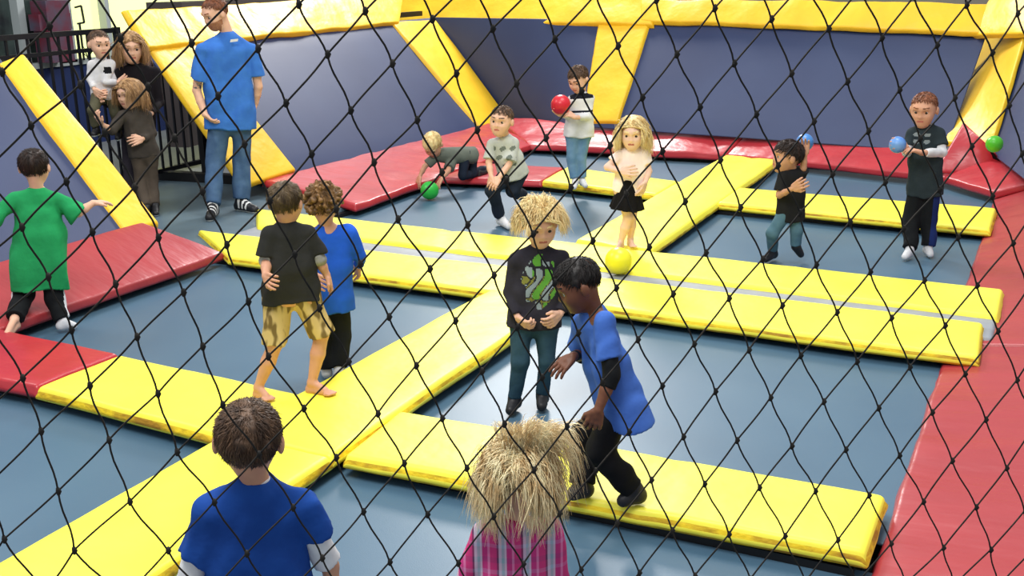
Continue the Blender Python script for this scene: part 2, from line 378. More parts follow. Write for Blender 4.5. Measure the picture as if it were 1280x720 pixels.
# top pads along the wall rims
def rim(c, label, **k): return slab('yellow_rim_pad', c, .08, [M['yellow_wall'], M['underside']], label, 'wall pad', 'yellow rim pads along the wall tops', amp=.022, wob=.02, freq=2.5, **k)
rim(quad_on(BLp, [(186, 60), (500, 27), (505, -8), (158, 12)], None, .11), 'yellow rim pad above the man in blue, top left')
rim(quad_on(BKp, [(497, 26), (815, 30), (815, -8), (497, -10)], None, .11), 'yellow rim pad on top of the narrow back panel')
rim(quad_on(BKp, [(800, 25), (1238, 42), (1240, 4), (800, -3)], None, .12), 'yellow rim pad on top of the wide back wall')
rim([PY(1206, 46, 13.9), PY(1300, 40, 12.8), PY(1300, -6, 13.2), PY(1236, -2, 14.0)], 'bunched yellow rim pad at the top right corner')
rim([FLp(3.2, 1.60, .1), FLp(6.30, 1.60, .1), FLp(6.22, 1.70, .1), FLp(3.2, 1.72, .1)], 'yellow rim pad end at the left edge of the picture')
# steel posts carrying the walls from behind
ws = MB()
for y in (3.4, 5.0, 6.35): p = FLp(y, 1.6, -.08); ws.bar(p, (p[0], y, -.25), .06, .06); ws.bar(FLp(y, .2, -.06), p, .05, .05)
for y in (9.4, 10.8, 12.2, 13.6): p = BLp(y, 1.55, -.08); ws.bar(p, (p[0], y, -.25), .06, .06); ws.bar(BLp(y, .2, -.06), p, .05, .05)
for x in (-7.9, -5.6, -3.3, -1.0): p = BKp(x, 1.55, -.08); ws.bar(p, (x, p[1], -.25), .06, .06)
ws.bar(BLp(8.35, 1.62, -.05), BLp(14.3, 1.62, -.05), .07, .07); ws.bar(BKp(-8.3, 1.6, -.05), BKp(-.7, 1.6, -.05), .07, .07); ws.bar(FLp(3.2, 1.66, -.05), FLp(6.4, 1.66, -.05), .07, .07)
tag(ws.build('steel_wall_posts', M['steel_black'], loc=(-7, 8, -.25)), kind='structure')
# dark low counter seen over the rim pad, top left
dk = MB(); a = G(205, 6, 1.3); 
M['dark_top'] = newmat('dark_grey_top', (74, 66, 66), .5)
P1 = CAM+ray(205, 8)*13.5; P2 = CAM+ray(520, -6)*22.0
dk.bar(P1, P2, .5, .10); dk.bar(P1-np.array([0, 0, .9]), P2-np.array([0, 0, .9]), .3, 1.7)
tag(dk.build('counter', M['dark_top'], loc=(P1[0], P1[1], -.25)), 'dark grey counter top seen over the yellow rim pad at top left', 'counter')

# ------------------------------------------------------------------ implicit surfaces for figures
def nrm(v): v = np.asarray(v, float); return v/(np.linalg.norm(v)+1e-12)
class SDF:
    def __init__(s): s.p = []; s.noise = None
    def c(s, a, b, ra, rb=None, k=.02, clips=(), sub=False, sc=None):
        s.p.append(('c', np.array(a, float), np.array(b, float), float(ra), float(ra if rb is None else rb), k, clips, sub, None)); return s
    def e(s, cen, R, rad, k=.02, clips=(), sub=False):
        s.p.append(('e', np.array(cen, float), np.array(R, float), np.array(rad, float), None, k, clips, sub, None)); return s
    def chain(s, pts, rs, k=.02, clips=()):
        for i in range(len(pts)-1): s.c(pts[i], pts[i+1], rs[i], rs[i+1], k, clips)
        return s
    def bounds(s):
        lo = np.full(3, 1e9); hi = -lo
        for q in s.p:
            if q[7]: continue
            if q[0] == 'c': l = np.minimum(q[1]-q[3], q[2]-q[4]); h = np.maximum(q[1]+q[3], q[2]+q[4])
            else: r = q[3].max(); l = q[1]-r; h = q[1]+r
            lo = np.minimum(lo, l); hi = np.maximum(hi, h)
        return lo, hi
    def mesh(s, vox, box=None, pad=None):
        lo, hi = s.bounds()
        if box is not None: lo = np.maximum(lo, box[0]); hi = np.minimum(hi, box[1])
        lo = lo-vox*3; hi = hi+vox*3
        n = np.ceil((hi-lo)/vox).astype(int)+1
        Fd = np.full(n, .06, np.float32)
        ax = [lo[i]+vox*np.arange(n[i]) for i in range(3)]
        for q in s.p:
            if q[0] == 'c': r = max(q[3], q[4]); l = np.minimum(q[1], q[2])-r; h = np.maximum(q[1], q[2])+r
            else: r = q[3].max(); l = q[1]-r; h = q[1]+r
            m = q[5]+.02
            i0 = np.clip(np.floor((l-m-lo)/vox).astype(int), 0, n-1); i1 = np.clip(np.ceil((h+m-lo)/vox).astype(int)+1, 1, n)
            if np.any(i1 <= i0): continue
            sl = tuple(slice(a, b) for a, b in zip(i0, i1))
            X = ax[0][sl[0]][:, None, None]; Y = ax[1][sl[1]][None, :, None]; Z = ax[2][sl[2]][None, None, :]
            if q[0] == 'c':
                a, b, ra, rb = q[1], q[2], q[3], q[4]; ba = b-a; L2 = max(np.dot(ba, ba), 1e-9)
                px, py, pz = X-a[0], Y-a[1], Z-a[2]
                t = np.clip((px*ba[0]+py*ba[1]+pz*ba[2])/L2, 0, 1)
                d = np.sqrt((px-t*ba[0])**2+(py-t*ba[1])**2+(pz-t*ba[2])**2)-(ra+(rb-ra)*t)
            else:
                R, rad = q[2], q[3]; px, py, pz = X-q[1][0], Y-q[1][1], Z-q[1][2]
                u = [(px*R[i][0]+py*R[i][1]+pz*R[i][2]) for i in range(3)]
                k0 = np.sqrt(sum((u[i]/rad[i])**2 for i in range(3))); k1 = np.sqrt(sum((u[i]/rad[i]**2)**2 for i in range(3)))+1e-9
                d = k0*(k0-1)/k1
            for pt, nn_ in q[6]:
                pt = np.asarray(pt); nn_ = nrm(nn_)
                d = np.maximum(d, (X-pt[0])*nn_[0]+(Y-pt[1])*nn_[1]+(Z-pt[2])*nn_[2])
            cur = Fd[sl]; k = q[5]
            if q[7]:
                d = -d; hh = np.clip(.5-.5*(cur-d)/k, 0, 1); Fd[sl] = cur*(1-hh)+d*hh+k*hh*(1-hh)
            else:
                hh = np.clip(.5+.5*(cur-d)/k, 0, 1); Fd[sl] = cur*(1-hh)+d*hh-k*hh*(1-hh)
        if s.noise is not None:
            Fd += s.noise(ax[0][:, None, None], ax[1][None, :, None], ax[2][None, None, :]).astype(np.float32)
        for i in range(3):   # close the box
            for e_ in (0, -1):
                idx = [slice(None)]*3; idx[i] = e_; Fd[tuple(idx)] = np.maximum(Fd[tuple(idx)], .01)
        return surface_nets(Fd, lo, vox)
def surface_nets(Fd, lo, vox):
    S = Fd < 0; n = Fd.shape
    c = np.zeros((n[0]-1, n[1]-1, n[2]-1), np.int8)
    cs = [(i, j, k) for i in (0, 1) for j in (0, 1) for k in (0, 1)]
    sub = lambda A, o: A[o[0]:n[0]-1+o[0], o[1]:n[1]-1+o[1], o[2]:n[2]-1+o[2]]
    for o in cs: c += sub(S, o)
    act = np.argwhere((c > 0) & (c < 8))
    if len(act) == 0: return np.zeros((0, 3)), np.zeros((0, 4), int)
    idm = -np.ones(c.shape, np.int64); idm[act[:, 0], act[:, 1], act[:, 2]] = np.arange(len(act))
    acc = np.zeros((len(act), 3)); cnt = np.zeros(len(act))
    for a in cs:
        for d in range(3):
            if a[d] == 1: continue
            b = list(a); b[d] = 1
            fa = Fd[act[:, 0]+a[0], act[:, 1]+a[1], act[:, 2]+a[2]]; fb = Fd[act[:, 0]+b[0], act[:, 1]+b[1], act[:, 2]+b[2]]
            m = (fa < 0) != (fb < 0); t = np.where(m, fa/np.where(m, fa-fb, 1), 0)
            p = np.tile(np.array(a, float), (len(act), 1)); p[:, d] += t
            acc[m] += p[m]; cnt[m] += 1
    V = lo+vox*(act+acc/cnt[:, None])
    faces = []
    for d in range(3):
        u, v = (d+1) % 3, (d+2) % 3
        A = np.moveaxis(S, (d, u, v), (0, 1, 2)); I = np.moveaxis(idm, (d, u, v), (0, 1, 2))
        s0 = A[:-1, 1:-1, 1:-1]; s1 = A[1:, 1:-1, 1:-1]
        for flip, mk in ((False, s0 & ~s1), (True, ~s0 & s1)):
            q = np.argwhere(mk)
            if len(q) == 0: continue
            i, j, k = q[:, 0], q[:, 1], q[:, 2]
            f = np.stack([I[i, j, k], I[i, j+1, k], I[i, j+1, k+1], I[i, j, k+1]], 1)
            faces.append(f[:, ::-1] if flip else f)
    return V, np.concatenate(faces)
def fold_noise(amp, fr, seed=0, vert=.45):
    rs = np.random.RandomState(seed); ph = rs.uniform(0, 6.28, 8); dr = rs.normal(size=(5, 3)); dr[:, 2] *= vert; 
    def f(X, Y, Z):
        o = 0
        for i in range(5): o = o+np.sin((X*dr[i, 0]+Y*dr[i, 1]+Z*dr[i, 2])*fr*(.7+.25*i)+ph[i]+1.4*np.sin((X*dr[i, 1]+Z*dr[i, 0]-Y*dr[i, 2])*fr*.5+ph[i+2]))/(1+.3*i)
        return o*amp*.75
    return f
def join(parts):
    V = []; Fc = []; b = 0; tg = []
    for i, (v, f) in enumerate(parts):
        V.append(v); Fc.append(f+b); b += len(v); tg += [i]*len(f)
    return np.concatenate(V), np.concatenate(Fc), np.array(tg)

SKIN = {'fair': (226, 178, 150), 'tan': (206, 152, 122), 'pale': (236, 196, 172), 'dark': (112, 70, 50), 'olive': (196, 146, 116)}
for k_, v_ in SKIN.items(): M['skin_'+k_] = noisy(newmat('skin_'+k_, v_, .5, .35), tuple(int(x*.93) for x in v_), 14, .6)
M['lips'] = newmat('lips', (176, 96, 88), .5); M['lips_dark'] = newmat('lips_dark', (104, 56, 50), .5)
M['eye'] = newmat('eye_white', (196, 190, 184), .25); M['iris'] = newmat('dark_iris', (44, 32, 26), .2)
def fabric(name, c, c2=None, rough=.85, bump=.15):
    return noisy(newmat(name, c, rough, .15), c2 or tuple(int(x*.86) for x in c), 9, .7, bump*3, 11, dist=.02, detail=3)
def hairmat(name, c, c2):
    m = newmat(name, c, .5, .35); return noisy(m, c2, 38, .85, .5, 90, (1, 1, .22), dist=.006, lo=.4, hi=.62)
HAIR = {'brown': hairmat('brown_hair', (104, 78, 58), (58, 42, 32)), 'dark': hairmat('dark_brown_hair', (52, 36, 28), (24, 16, 13)), 'black': hairmat('black_hair', (30, 24, 22), (14, 12, 12)),
        'blond': hairmat('blond_hair', (250, 232, 176), (214, 178, 116)), 'dirty': hairmat('light_brown_hair', (196, 156, 110), (130, 96, 64)), 'curly': hairmat('curly_brown_hair', (140, 104, 60), (74, 52, 30)),
        'ginger': hairmat('ginger_brown_hair', (140, 84, 54), (92, 54, 36)), 'grey': hairmat('olive_brown_hair', (106, 88, 62), (60, 46, 32)), 'straw': hairmat('straw_blond_hair', (254, 240, 196), (206, 168, 112))}

class Person:
    """joints are points in the hall; each sits where the sight line meets the upright plane through the person, moved by its depth"""
    def __init__(s, base, z, label, u=1.0, hs=.21, yaw=180, pitch=0, roll=0, skin='fair', hair='brown', group=None, P0=None):
        s.brow = HAIR[hair]
        s.P0 = np.array(P0) if P0 is not None else G(base[0], base[1], z)
        h = s.P0-CAM; h[2] = 0; s.h = nrm(h); s.r = np.array([s.h[1], -s.h[0], 0.0]); s.up = np.array([0, 0, 1.0])
        s.u = u; s.hs = hs; s.skin = skin; s.z = z
        s.root = empty('person', tuple(s.P0), label, 'person', group)
        depth = np.dot(s.P0-CAM, FW); s.vox = max(.0062, depth*.00095); s.depth = depth
        a = math.radians(yaw); p = math.radians(pitch); ro = math.radians(roll)
        f0 = -math.cos(a)*s.h+math.sin(a)*s.r
        s.f = nrm(f0*math.cos(p)-s.up*math.sin(p)); r_ = nrm(np.cross(s.f, s.up)); u_ = np.cross(r_, s.f)
        s.hr = nrm(r_*math.cos(ro)+u_*math.sin(ro)); s.hu = np.cross(s.hr, s.f)
        s.j = {}; s.nsd = abs(hash(label)) % 1000 if False else int(sum(ord(c) for c in label) % 997)
    def J(s, x, y, d=0.0):
        r = ray(x, y); t = np.dot(s.P0+s.h*d-CAM, s.h)/np.dot(r, s.h); return CAM+r*t
    def g(s, x, y, hgt): return G(x, y, s.z+hgt)
    def joints(s, **k):
        for n, v in k.items():
            if isinstance(v, np.ndarray): s.j[n] = v
            elif v[0] == 'g': s.j[n] = s.g(v[1], v[2], v[3])
            else: s.j[n] = s.J(*v)
        j = s.j
        s.P = (j['Ha']+j['Hb'])/2; s.N = j['N']; s.dn = nrm(s.P-s.N)
        s.wr = nrm(j['Sb']-j['Sa'])
        return s
    def head(s, mats_extra=None, beard=False):
        H = s.j['H']; q = s.hs; R = np.array([s.hr, s.f, s.hu]); L = lambda x, y, z: H+(s.hr*x+s.f*y+s.hu*z)*q
        S = SDF()
        S.e(L(0, -.05, .14), R, np.array([.355, .42, .36])*q, k=.02*q/.2)
        S.e(L(0, .07, -.12), R, np.array([.27, .31, .34])*q, k=.05*q/.2)
        S.e(L(0, .19, -.36), R, np.array([.15, .15, .12])*q, k=.05*q/.2)
        for sx in (-1, 1):
            S.e(L(.16*sx, .22, -.14), R, np.array([.12, .12, .14])*q, k=.03*q/.2)
            S.e(L(.385*sx, -.04, -.03), R, np.array([.045, .085, .125])*q, k=.008*q/.2)
        S.c(L(-.16, .33, .11), L(.16, .33, .11), .035*q, k=.03*q/.2)
        S.c(L(0, .345, .02), L(0, .40, -.12), .028*q, .045*q, k=.012*q/.2)
        for sx in (-1, 1):
            S.e(L(.155*sx, .41, .0), R, np.array([.085, .06, .055])*q, k=.02*q/.2, sub=True)
            S.e(L(.045*sx, .385, -.135), R, np.array([.035, .035, .025])*q, k=.008)
        S.c(L(-.075, .355, -.235), L(.075, .355, -.235), .022*q, k=.01*q/.2)
        S.c(L(-.055, .35, -.275), L(.055, .35, -.275), .024*q, k=.01*q/.2)
        nr = .037*s.u*(1.0)
        nb = L(0, -.14, -.25); S.c(s.N-nrm(nb-s.N)*.01, nb, nr*1.1, nr, k=.02)
        v, f = S.mesh(max(.0042, s.vox*.62 if s.depth > 4 else .0042))
        c = v[f].mean(1)-H; x = c@s.hr/q; y = c@s.f/q; z = c@s.hu/q
        m = np.zeros(len(f), int)
        m[(abs(x) < .10-.5*abs(z+.255)) & (y > .30) & (z < -.228) & (z > -.285)] = 1
        bz = .135-.01*np.cos(abs(x)*16)
        m[(abs(abs(x)-.15) < .085) & (y > .22) & (abs(z-bz-.01) < .018)] = 2
        if beard: m[(y > .0) & (z < -.17) & (z > -.56) & (m != 1) & ((y > .08) | (z > -.36)) & ~((abs(x) < .09) & (z > -.2))] = 3
        s.hv = (v, f, m)
        for sx in (-1, 1):     # eyes
            uc = L(.15*sx, .308, .0); rr = .058*q; vv = []; ff = []; mm = []
            nlat, nlon = 12, 12
            for a in range(nlat+1):
                th = math.pi*a/nlat
                for b in range(nlon):
                    ph = 2*math.pi*b/nlon
                    vv.append(uc+rr*(s.f*math.cos(th)+math.sin(th)*(s.hr*math.cos(ph)+s.hu*math.sin(ph))))
            for a in range(nlat):
                for b in range(nlon): ff.append((a*nlon+b, a*nlon+(b+1) % nlon, (a+1)*nlon+(b+1) % nlon, (a+1)*nlon+b)); mm.append(1 if a < 3 else 0)
            mesh_obj('eye', vv, ff, [M['eye'], M['iris']], s.root, fmat=mm)
    def arm_dirs(s): return 'ab'
    def hand(s, side, palm=None, curl=.5, thumb=None, spread=.1):
        W_, T_ = s.j['W'+side], s.j['F'+side]; d = nrm(T_-W_); q = s.hs/.2
        pn = nrm(palm if palm is not None else (s.P-W_)*np.array([1, 1, .2])); pn = nrm(pn-d*np.dot(pn, d)); sd = np.cross(d, pn)
        th = 1 if thumb is None else thumb
        S = SDF(); w = .0088*q; L = .118*q
        E_ = s.j['E'+side]; ed = nrm(W_-E_)
        S.c(W_-ed*.03, W_, .0215*s.u, .0185*s.u, k=.01)
        pc = W_+d*L*.30
        S.c(W_+d*.005, W_+d*L*.22, .017*s.u, .016*s.u, k=.012)
        for i in range(4):
            o = sd*(i-1.5)*w*1.9
            S.c(W_+d*L*.12+o*.6, W_+d*L*.46+o, .0115*q, .0095*q, k=.008)
        tips = []
        lens = (.42, .50, .47, .36)
        for i in range(4):
            o = sd*(i-1.5)*w*1.95; p0 = W_+d*L*.46+o; dd = nrm(d+sd*(i-1.5)*spread); ln = lens[i if th > 0 else 3-i]*L
            cur = curl*(.8+.12*i)
            for sgi, fr in enumerate((.42, .32, .26)):
                ang = cur*(1 if sgi else .6); ax_ = nrm(np.cross(dd, pn)); dd = nrm(dd*math.cos(ang)+pn*math.sin(ang)); 
                p1 = p0+dd*ln*fr; S.c(p0, p1, .0078*q-.0008*q*sgi, .0074*q-.0009*q*sgi, k=.003); pn_ = pn; p0 = p1
                pn = nrm(pn-dd*np.dot(pn, dd)) if abs(np.dot(pn, dd)) < .95 else pn
            pn = nrm((palm if palm is not None else (s.P-W_)*np.array([1, 1, .2]))); pn = nrm(pn-d*np.dot(pn, d))
        tb = W_+d*L*.14-sd*th*w*2.0; t1 = tb+(d*.75-sd*th*.75+pn*.25)*L*.24; t2 = t1+(d*.95-sd*th*.2+pn*.4)*L*.20
        S.c(tb, t1, .0115*q, .009*q, k=.008); S.c(t1, t2, .0088*q, .0068*q, k=.004)
        return S.mesh(.0036 if s.depth < 8 else .0042)
    def body(s, hands=None, bare=(), toes=True, torso=True, legs=True, name='body', thin=.93, exclude_feet=False):
        j = s.j; u = s.u; S = SDF(); dn = s.dn
        for sd, o in (('a', 'b'), ('b', 'a')):
            Si = j['S'+sd]*.72+j['S'+o]*.28; Hi = j['H'+sd]*.85+j['H'+o]*.15
            S.c(Si+dn*.02, Hi, .046*u, .056*u, k=.035)
        S.c(s.N+dn*.05, s.P, .056*u, .06*u, k=.03)
        S.c(j['Sa'], j['Sb'], .033*u, k=.03); S.c(s.N+dn*.04, s.N, .045*u, .038*u, k=.03)
        S.c(j['Ha'], j['Hb'], .058*u, k=.03)
        for sd in 'ab': S.c(s.N+dn*.015, j['S'+sd]*.7+s.N*.3+dn*.005, .034*u, .030*u, k=.02)
        for sd in 'ab':
            a, b_, c_ = j['S'+sd], j['E'+sd], j['W'+sd]
            S.c(a, b_, .034*u, .0265*u, k=.02); S.c(b_, b_*.55+c_*.45, .0265*u, .026*u, k=.012); S.c(b_*.55+c_*.45, c_, .026*u, .0185*u, k=.01)
            if legs:
                a, b_, c_ = j['H'+sd], j['K'+sd], j['A'+sd]
                lf = 1.0 if sd in bare else .82
                S.c(a, b_, .056*u*lf, .038*u*lf, k=.03*lf); S.c(b_, b_*.6+c_*.4, .038*u*lf, .040*u*lf, k=.015*lf); S.c(b_*.6+c_*.4, c_, .040*u*lf, .023*u, k=.012)
                if sd in bare:
                    t_ = j['T'+sd]; fd = nrm(t_-c_-(np.array([0, 0, 1])*np.dot(t_-c_, [0, 0, 1]))); g0 = np.array([0, 0, 1.0])
                    zc = c_.copy(); heel = c_-fd*.018*u; heel[2] = max(c_[2]-.045*u, min(c_[2], t_[2])-.0)
                    S.c(c_, heel, .023*u, .023*u, k=.012); S.c(c_, c_*.35+t_*.65, .022*u, .017*u, k=.015); S.c(heel, t_-fd*.02, .021*u, .017*u, k=.015)
                    si = np.cross(fd, g0)
                    for i in range(5):
                        o = si*(i-2)*.0125*u; S.c(t_-fd*.03+o, t_+o+fd*(.012-.005*abs(i-1)*1.0)*u, .0095*u, .0075*u, k=.006)
        parts = [S.mesh(s.vox)]
        if getattr(s, 'hv', None) is not None: parts.append(s.hv[:2])
        for sd in 'ab':
            if hands is None or sd in hands: parts.append(s.hand(sd, **((hands or {}).get(sd) or {})))
        v, f, tg_ = join(parts); fm = np.zeros(len(f), int)
        if getattr(s, 'hv', None) is not None: fm[tg_ == 1] = s.hv[2]
        lips = M['lips_dark' if s.skin == 'dark' else 'lips']
        s.bodyo = mesh_obj(name, v, f, [M['skin_'+s.skin], lips, s.brow, getattr(s, 'beardm', s.brow)], s.root, fmat=fm)
        return s
    def shirt(s, mat, sleeve=.75, hem=.03, loose=1.0, sl_loose=1.0, name='shirt', folds=.004, fmat=None, mats=None, neck=.004, flare=1.12, chest=1.0):
        j = s.j; u = s.u; S = SDF(); dn = s.dn; hp = s.P+dn*hem; cl = [(hp, dn)]
        for sd, o in (('a', 'b'), ('b', 'a')):
            Si = j['S'+sd]*.74+j['S'+o]*.26; Hi = j['H'+sd]
            S.c(Si+dn*.02, Si*.5+Hi*.5, .060*u*chest, .070*u*loose, k=.03)
            S.c(Si*.5+Hi*.5, Hi+dn*(hem+.08), .070*u*loose, .077*u*loose*flare, k=.03, clips=cl)
        S.c(s.N+dn*.06, hp+dn*.08, .070*u, .074*u*loose, k=.03, clips=cl)
        S.c(j['Sa']+dn*.004, j['Sb']+dn*.004, .041*u, k=.025)
        for sd in 'ab': S.c(s.N+dn*.022, j['S'+sd]*.75+s.N*.25+dn*.004, .042*u, .039*u, k=.02)
        S.c(j['Ha']+dn*(hem-.07), j['Hb']+dn*(hem-.07), .072*u*loose, k=.02, clips=cl)
        S.c(s.N+dn*.03, s.N-dn*.002, .056*u, .047*u, k=.02, clips=[(s.N-dn*neck, -dn)])
        for sd in 'ab':
            sl = sleeve[sd] if isinstance(sleeve, dict) else sleeve
            a, b_, c_ = j['S'+sd], j['E'+sd], j['W'+sd]; lk = sl_loose
            if sl <= 1:
                e_ = a+(b_-a)*sl; S.c(a, a+(b_-a)*(sl+.15), .045*u, .044*u*lk, k=.02, clips=[(e_, b_-a)])
            else:
                e_ = b_+(c_-b_)*(sl-1); S.c(a, b_, .045*u, .038*u*lk, k=.02); S.c(b_, b_+(c_-b_)*(sl-1+.1), .037*u*lk, .029*u*lk, k=.012, clips=[(e_, c_-b_)])
        S.noise = fold_noise(folds, 20/u, s.nsd)
        v, f = S.mesh(s.vox); c = v[f].mean(1)
        fm = None if fmat is None else fmat(c, s)
        return mesh_obj(name, v, f, mats or [mat], s.root, fmat=fm)
    def sleeves(s, mat, a0, a1, r=1.0, sides='ab', name='undershirt_sleeve', pal=None):
        for sd in sides:
            S = SDF(); a, b_, c_ = s.j['S'+sd], s.j['E'+sd], s.j['W'+sd]; u = s.u
            def at(t): return a+(b_-a)*t if t <= 1 else b_+(c_-b_)*(t-1)
            pts = [a0]+([1.0] if a0 < 1 < a1 else [])+[a1]
            for i in range(len(pts)-1):
                p, q = at(pts[i]), at(pts[i+1]); d = nrm(q-p); cl = []
                if i == 0: cl.append((p, -d))
                if i == len(pts)-2: cl.append((q, d))
                rr = lambda t: (.036 if t < 1 else .036-.012*(t-1))*u*r
                S.c(p-d*.01*(i == 0), q+d*.01*(i == len(pts)-2), rr(pts[i]), rr(pts[i+1]), k=.008, clips=cl)
            S.noise = fold_noise(.003, 40, s.nsd+3)
            v, f = S.mesh(s.vox*.85); mesh_obj(name, v, f, [mat], s.root)
    def pants(s, mat, frac=1.9, loose=1.0, name='trousers', waist=.05, fmat=None, mats=None, folds=.004, endr=None, sides='ab'):
        j = s.j; u = s.u; S = SDF(); dn = s.dn
        S.c(j['Ha'], j['Hb'], .066*u, k=.03); S.c(s.P, s.P-dn*waist, .064*u, .064*u, k=.03, clips=[(s.P-dn*waist, -dn)])
        for sd in 'ab':
            Hc = j['H'+sd]; S.c(Hc, Hc-dn*waist, .056*u, .054*u, k=.03, clips=[(s.P-dn*waist, -dn)])
            a, b_, c_ = j['H'+sd], j['K'+sd], j['A'+sd]
            if frac <= 1.25:
                e_ = a+(b_-a)*frac; er = (endr or .062)*u*loose
                S.c(a, a+(b_-a)*(frac+.1), .066*u, er, k=.03, clips=[(e_, b_-a)])
            else:
                e_ = b_+(c_-b_)*(frac-1); er = (endr or .042)*u*loose
                S.c(a, b_, .065*u, .049*u*loose, k=.03); S.c(b_, b_+(c_-b_)*(frac-1+.12), .049*u*loose, er, k=.02, clips=[(e_, c_-b_)])
        S.noise = fold_noise(folds, 24/u, s.nsd+7)
        v, f = S.mesh(s.vox); c = v[f].mean(1)
        return mesh_obj(name, v, f, mats or [mat], s.root, fmat=None if fmat is None else fmat(c, s))
    def shoe(s, mats, sides='ab', name='shoe', r=1.0, stripe=None):
        for sd in sides:
            A_, T_ = s.j['A'+sd], s.j['T'+sd]; u = s.u*r; d = nrm(T_-A_); S = SDF()
            fd = T_-A_; fl_ = np.array([fd[0], fd[1], 0]); low = min(A_[2], T_[2])
            heel = A_-nrm(fl_)*.02*u; heel = np.array([heel[0], heel[1], A_[2]-.03*u]) if abs(nrm(fd)[2]) < .8 else A_
            S.c(A_+np.array([0, 0, .01]), heel, .033*u, .033*u, k=.015); S.c(heel, T_, .033*u, .028*u, k=.02); S.c(A_, A_*.4+T_*.6, .032*u, .026*u, k=.02)
            v, f = S.mesh(min(s.vox, .0065)); c = v[f].mean(1); t_ = (c-A_)@nrm(fl_)
            base_ = np.minimum(A_[2]-.03*u, T_[2])
            fm = (c[:, 2] < base_-.012*u).astype(int)
            if stripe: fm[(abs(((t_/(.1*u))*3) % 1-.5) < .22) & (t_ > .0) & (t_ < .09*u) & (c[:, 2] > T_[2])] = 1
            mesh_obj(name, v, f, mats, s.root, fmat=np.minimum(fm, len(mats)-1))
    def cap(s, mat, thick, line, back=-.34, name='hair', extra=None, side=True):
        H = s.j['H']; q = s.hs; R = np.array([s.hr, s.f, s.hu]); L = lambda x, y, z: H+(s.hr*x+s.f*y+s.hu*z)*q
        S = SDF(); n = s.hu-s.f*line[1]
        S.e(L(0, -.05, .14), R, (np.array([.355, .42, .36])+thick)*q, k=.01, clips=[(L(0, 0, line[0]), -n), (L(0, 0, back), -s.hu)])
        if side:
            for sx in (-1, 1): S.c(L(.33*sx, .06, .18), L(.345*sx, .04, .02), .035*q, .015*q, k=.01)
        if extra: extra(S, L)
        S.noise = fold_noise(.003, 70, s.nsd+11, .8)
        v, f = S.mesh(max(.0042, s.vox*.62)); return mesh_obj(name, v, f, [mat], s.root)
    def strands(s, mat, parent, n, length, thick, line, mode='short', seed=1, rad=.0016, back=-.34, frizz=.25, curl=0.0, curlr=.0, out=.3, K=5, face=.30, wind=(0, 0, 0), fall=1.0, lift=0.0, name='hair_strands'):
        """fine tapered strands rooted over the scalp, kept outside the skull"""
        rs = np.random.RandomState(seed); q = s.hs; ax = np.array([.355, .42, .36])+thick
        d = rs.normal(size=(n*4, 3)); d /= np.linalg.norm(d, axis=1)[:, None]
        loc = d*ax+np.array([0, -.05, .14])
        keep = (loc[:, 2]-line[1]*loc[:, 1] > line[0]-.02) & (loc[:, 2] > back)
        d = d[keep][:n]; loc = loc[keep][:n]; N_ = len(d); nrmv = d/ax; nrmv /= np.linalg.norm(nrmv, axis=1)[:, None]
        up_ = np.array([s.hr@s.up, s.f@s.up, s.hu@s.up]); wl = np.array([s.hr@np.array(wind), s.f@np.array(wind), s.hu@np.array(wind)])
        whorl = np.array([0.05, -.75, .9])
        if mode == 'short': flow = (d-nrm(whorl))*1.0; flow[:, 2] -= .35
        else: flow = np.stack([np.sign(d[:, 0]+rs.normal(size=N_)*.06)*(.7+0*d[:, 0]), -.5-.3*d[:, 1], np.full(N_, -.3)], 1)
        flow += rs.normal(size=(N_, 3))*frizz
        flow -= nrmv*(flow*nrmv).sum(1)[:, None]; flow /= np.linalg.norm(flow, axis=1)[:, None]+1e-9
        ln = length/q*rs.uniform(.65, 1.1, N_); st = ln/(K-1)
        p = loc.copy(); pts = [p*q]; dirv = flow+nrmv*out*rs.uniform(.4, 1.3, N_)[:, None]+wl*.3; ph = rs.uniform(0, 6.28, N_)
        rnd = rs.normal(size=(N_, 3))*frizz*.5
        for k in range(1, K):
            t = k/(K-1)
            if mode == 'short': dd = dirv+rnd*t
            else:
                g_ = -up_*fall+nrmv*out*(1-t)+wl*t+rnd
                w = min(1, t*1.6+.1); dd = dirv*(1-w)+g_*w
                if lift: dd = dd+up_*lift*(1-t)**.7*rs.uniform(.3, 1.2, N_)[:, None]
            dd = dd/(np.linalg.norm(dd, axis=1)[:, None]+1e-9)
            p = p+dd*st[:, None]
            if curl: p = p+np.stack([np.cos(ph+curl*t), np.sin(ph+curl*t), 0*ph], 1)*curlr
            c0 = np.array([0, -.05, .10]); r_ = (p-c0)/(ax*1.0); rr = np.linalg.norm(r_, axis=1); m = rr < 1.0
            p[m] = c0+(r_[m]/rr[m][:, None])*ax
            if mode != 'short':
                m = (p[:, 1] > .10) & (abs(p[:, 0]) < face) & (p[:, 2] < line[0]+line[1]*p[:, 1]); p[m, 0] = np.where(p[m, 0] >= 0, 1, -1)*(face+rs.uniform(0, .04, m.sum()))
            pts.append(p*q)
        P = np.stack(pts, 1); P = s.j['H']+P[..., 0:1]*s.hr+P[..., 1:2]*s.f+P[..., 2:3]*s.hu
        return s.strand_mesh(P, rad*rs.uniform(.7, 1.3, N_), mat, parent, name)
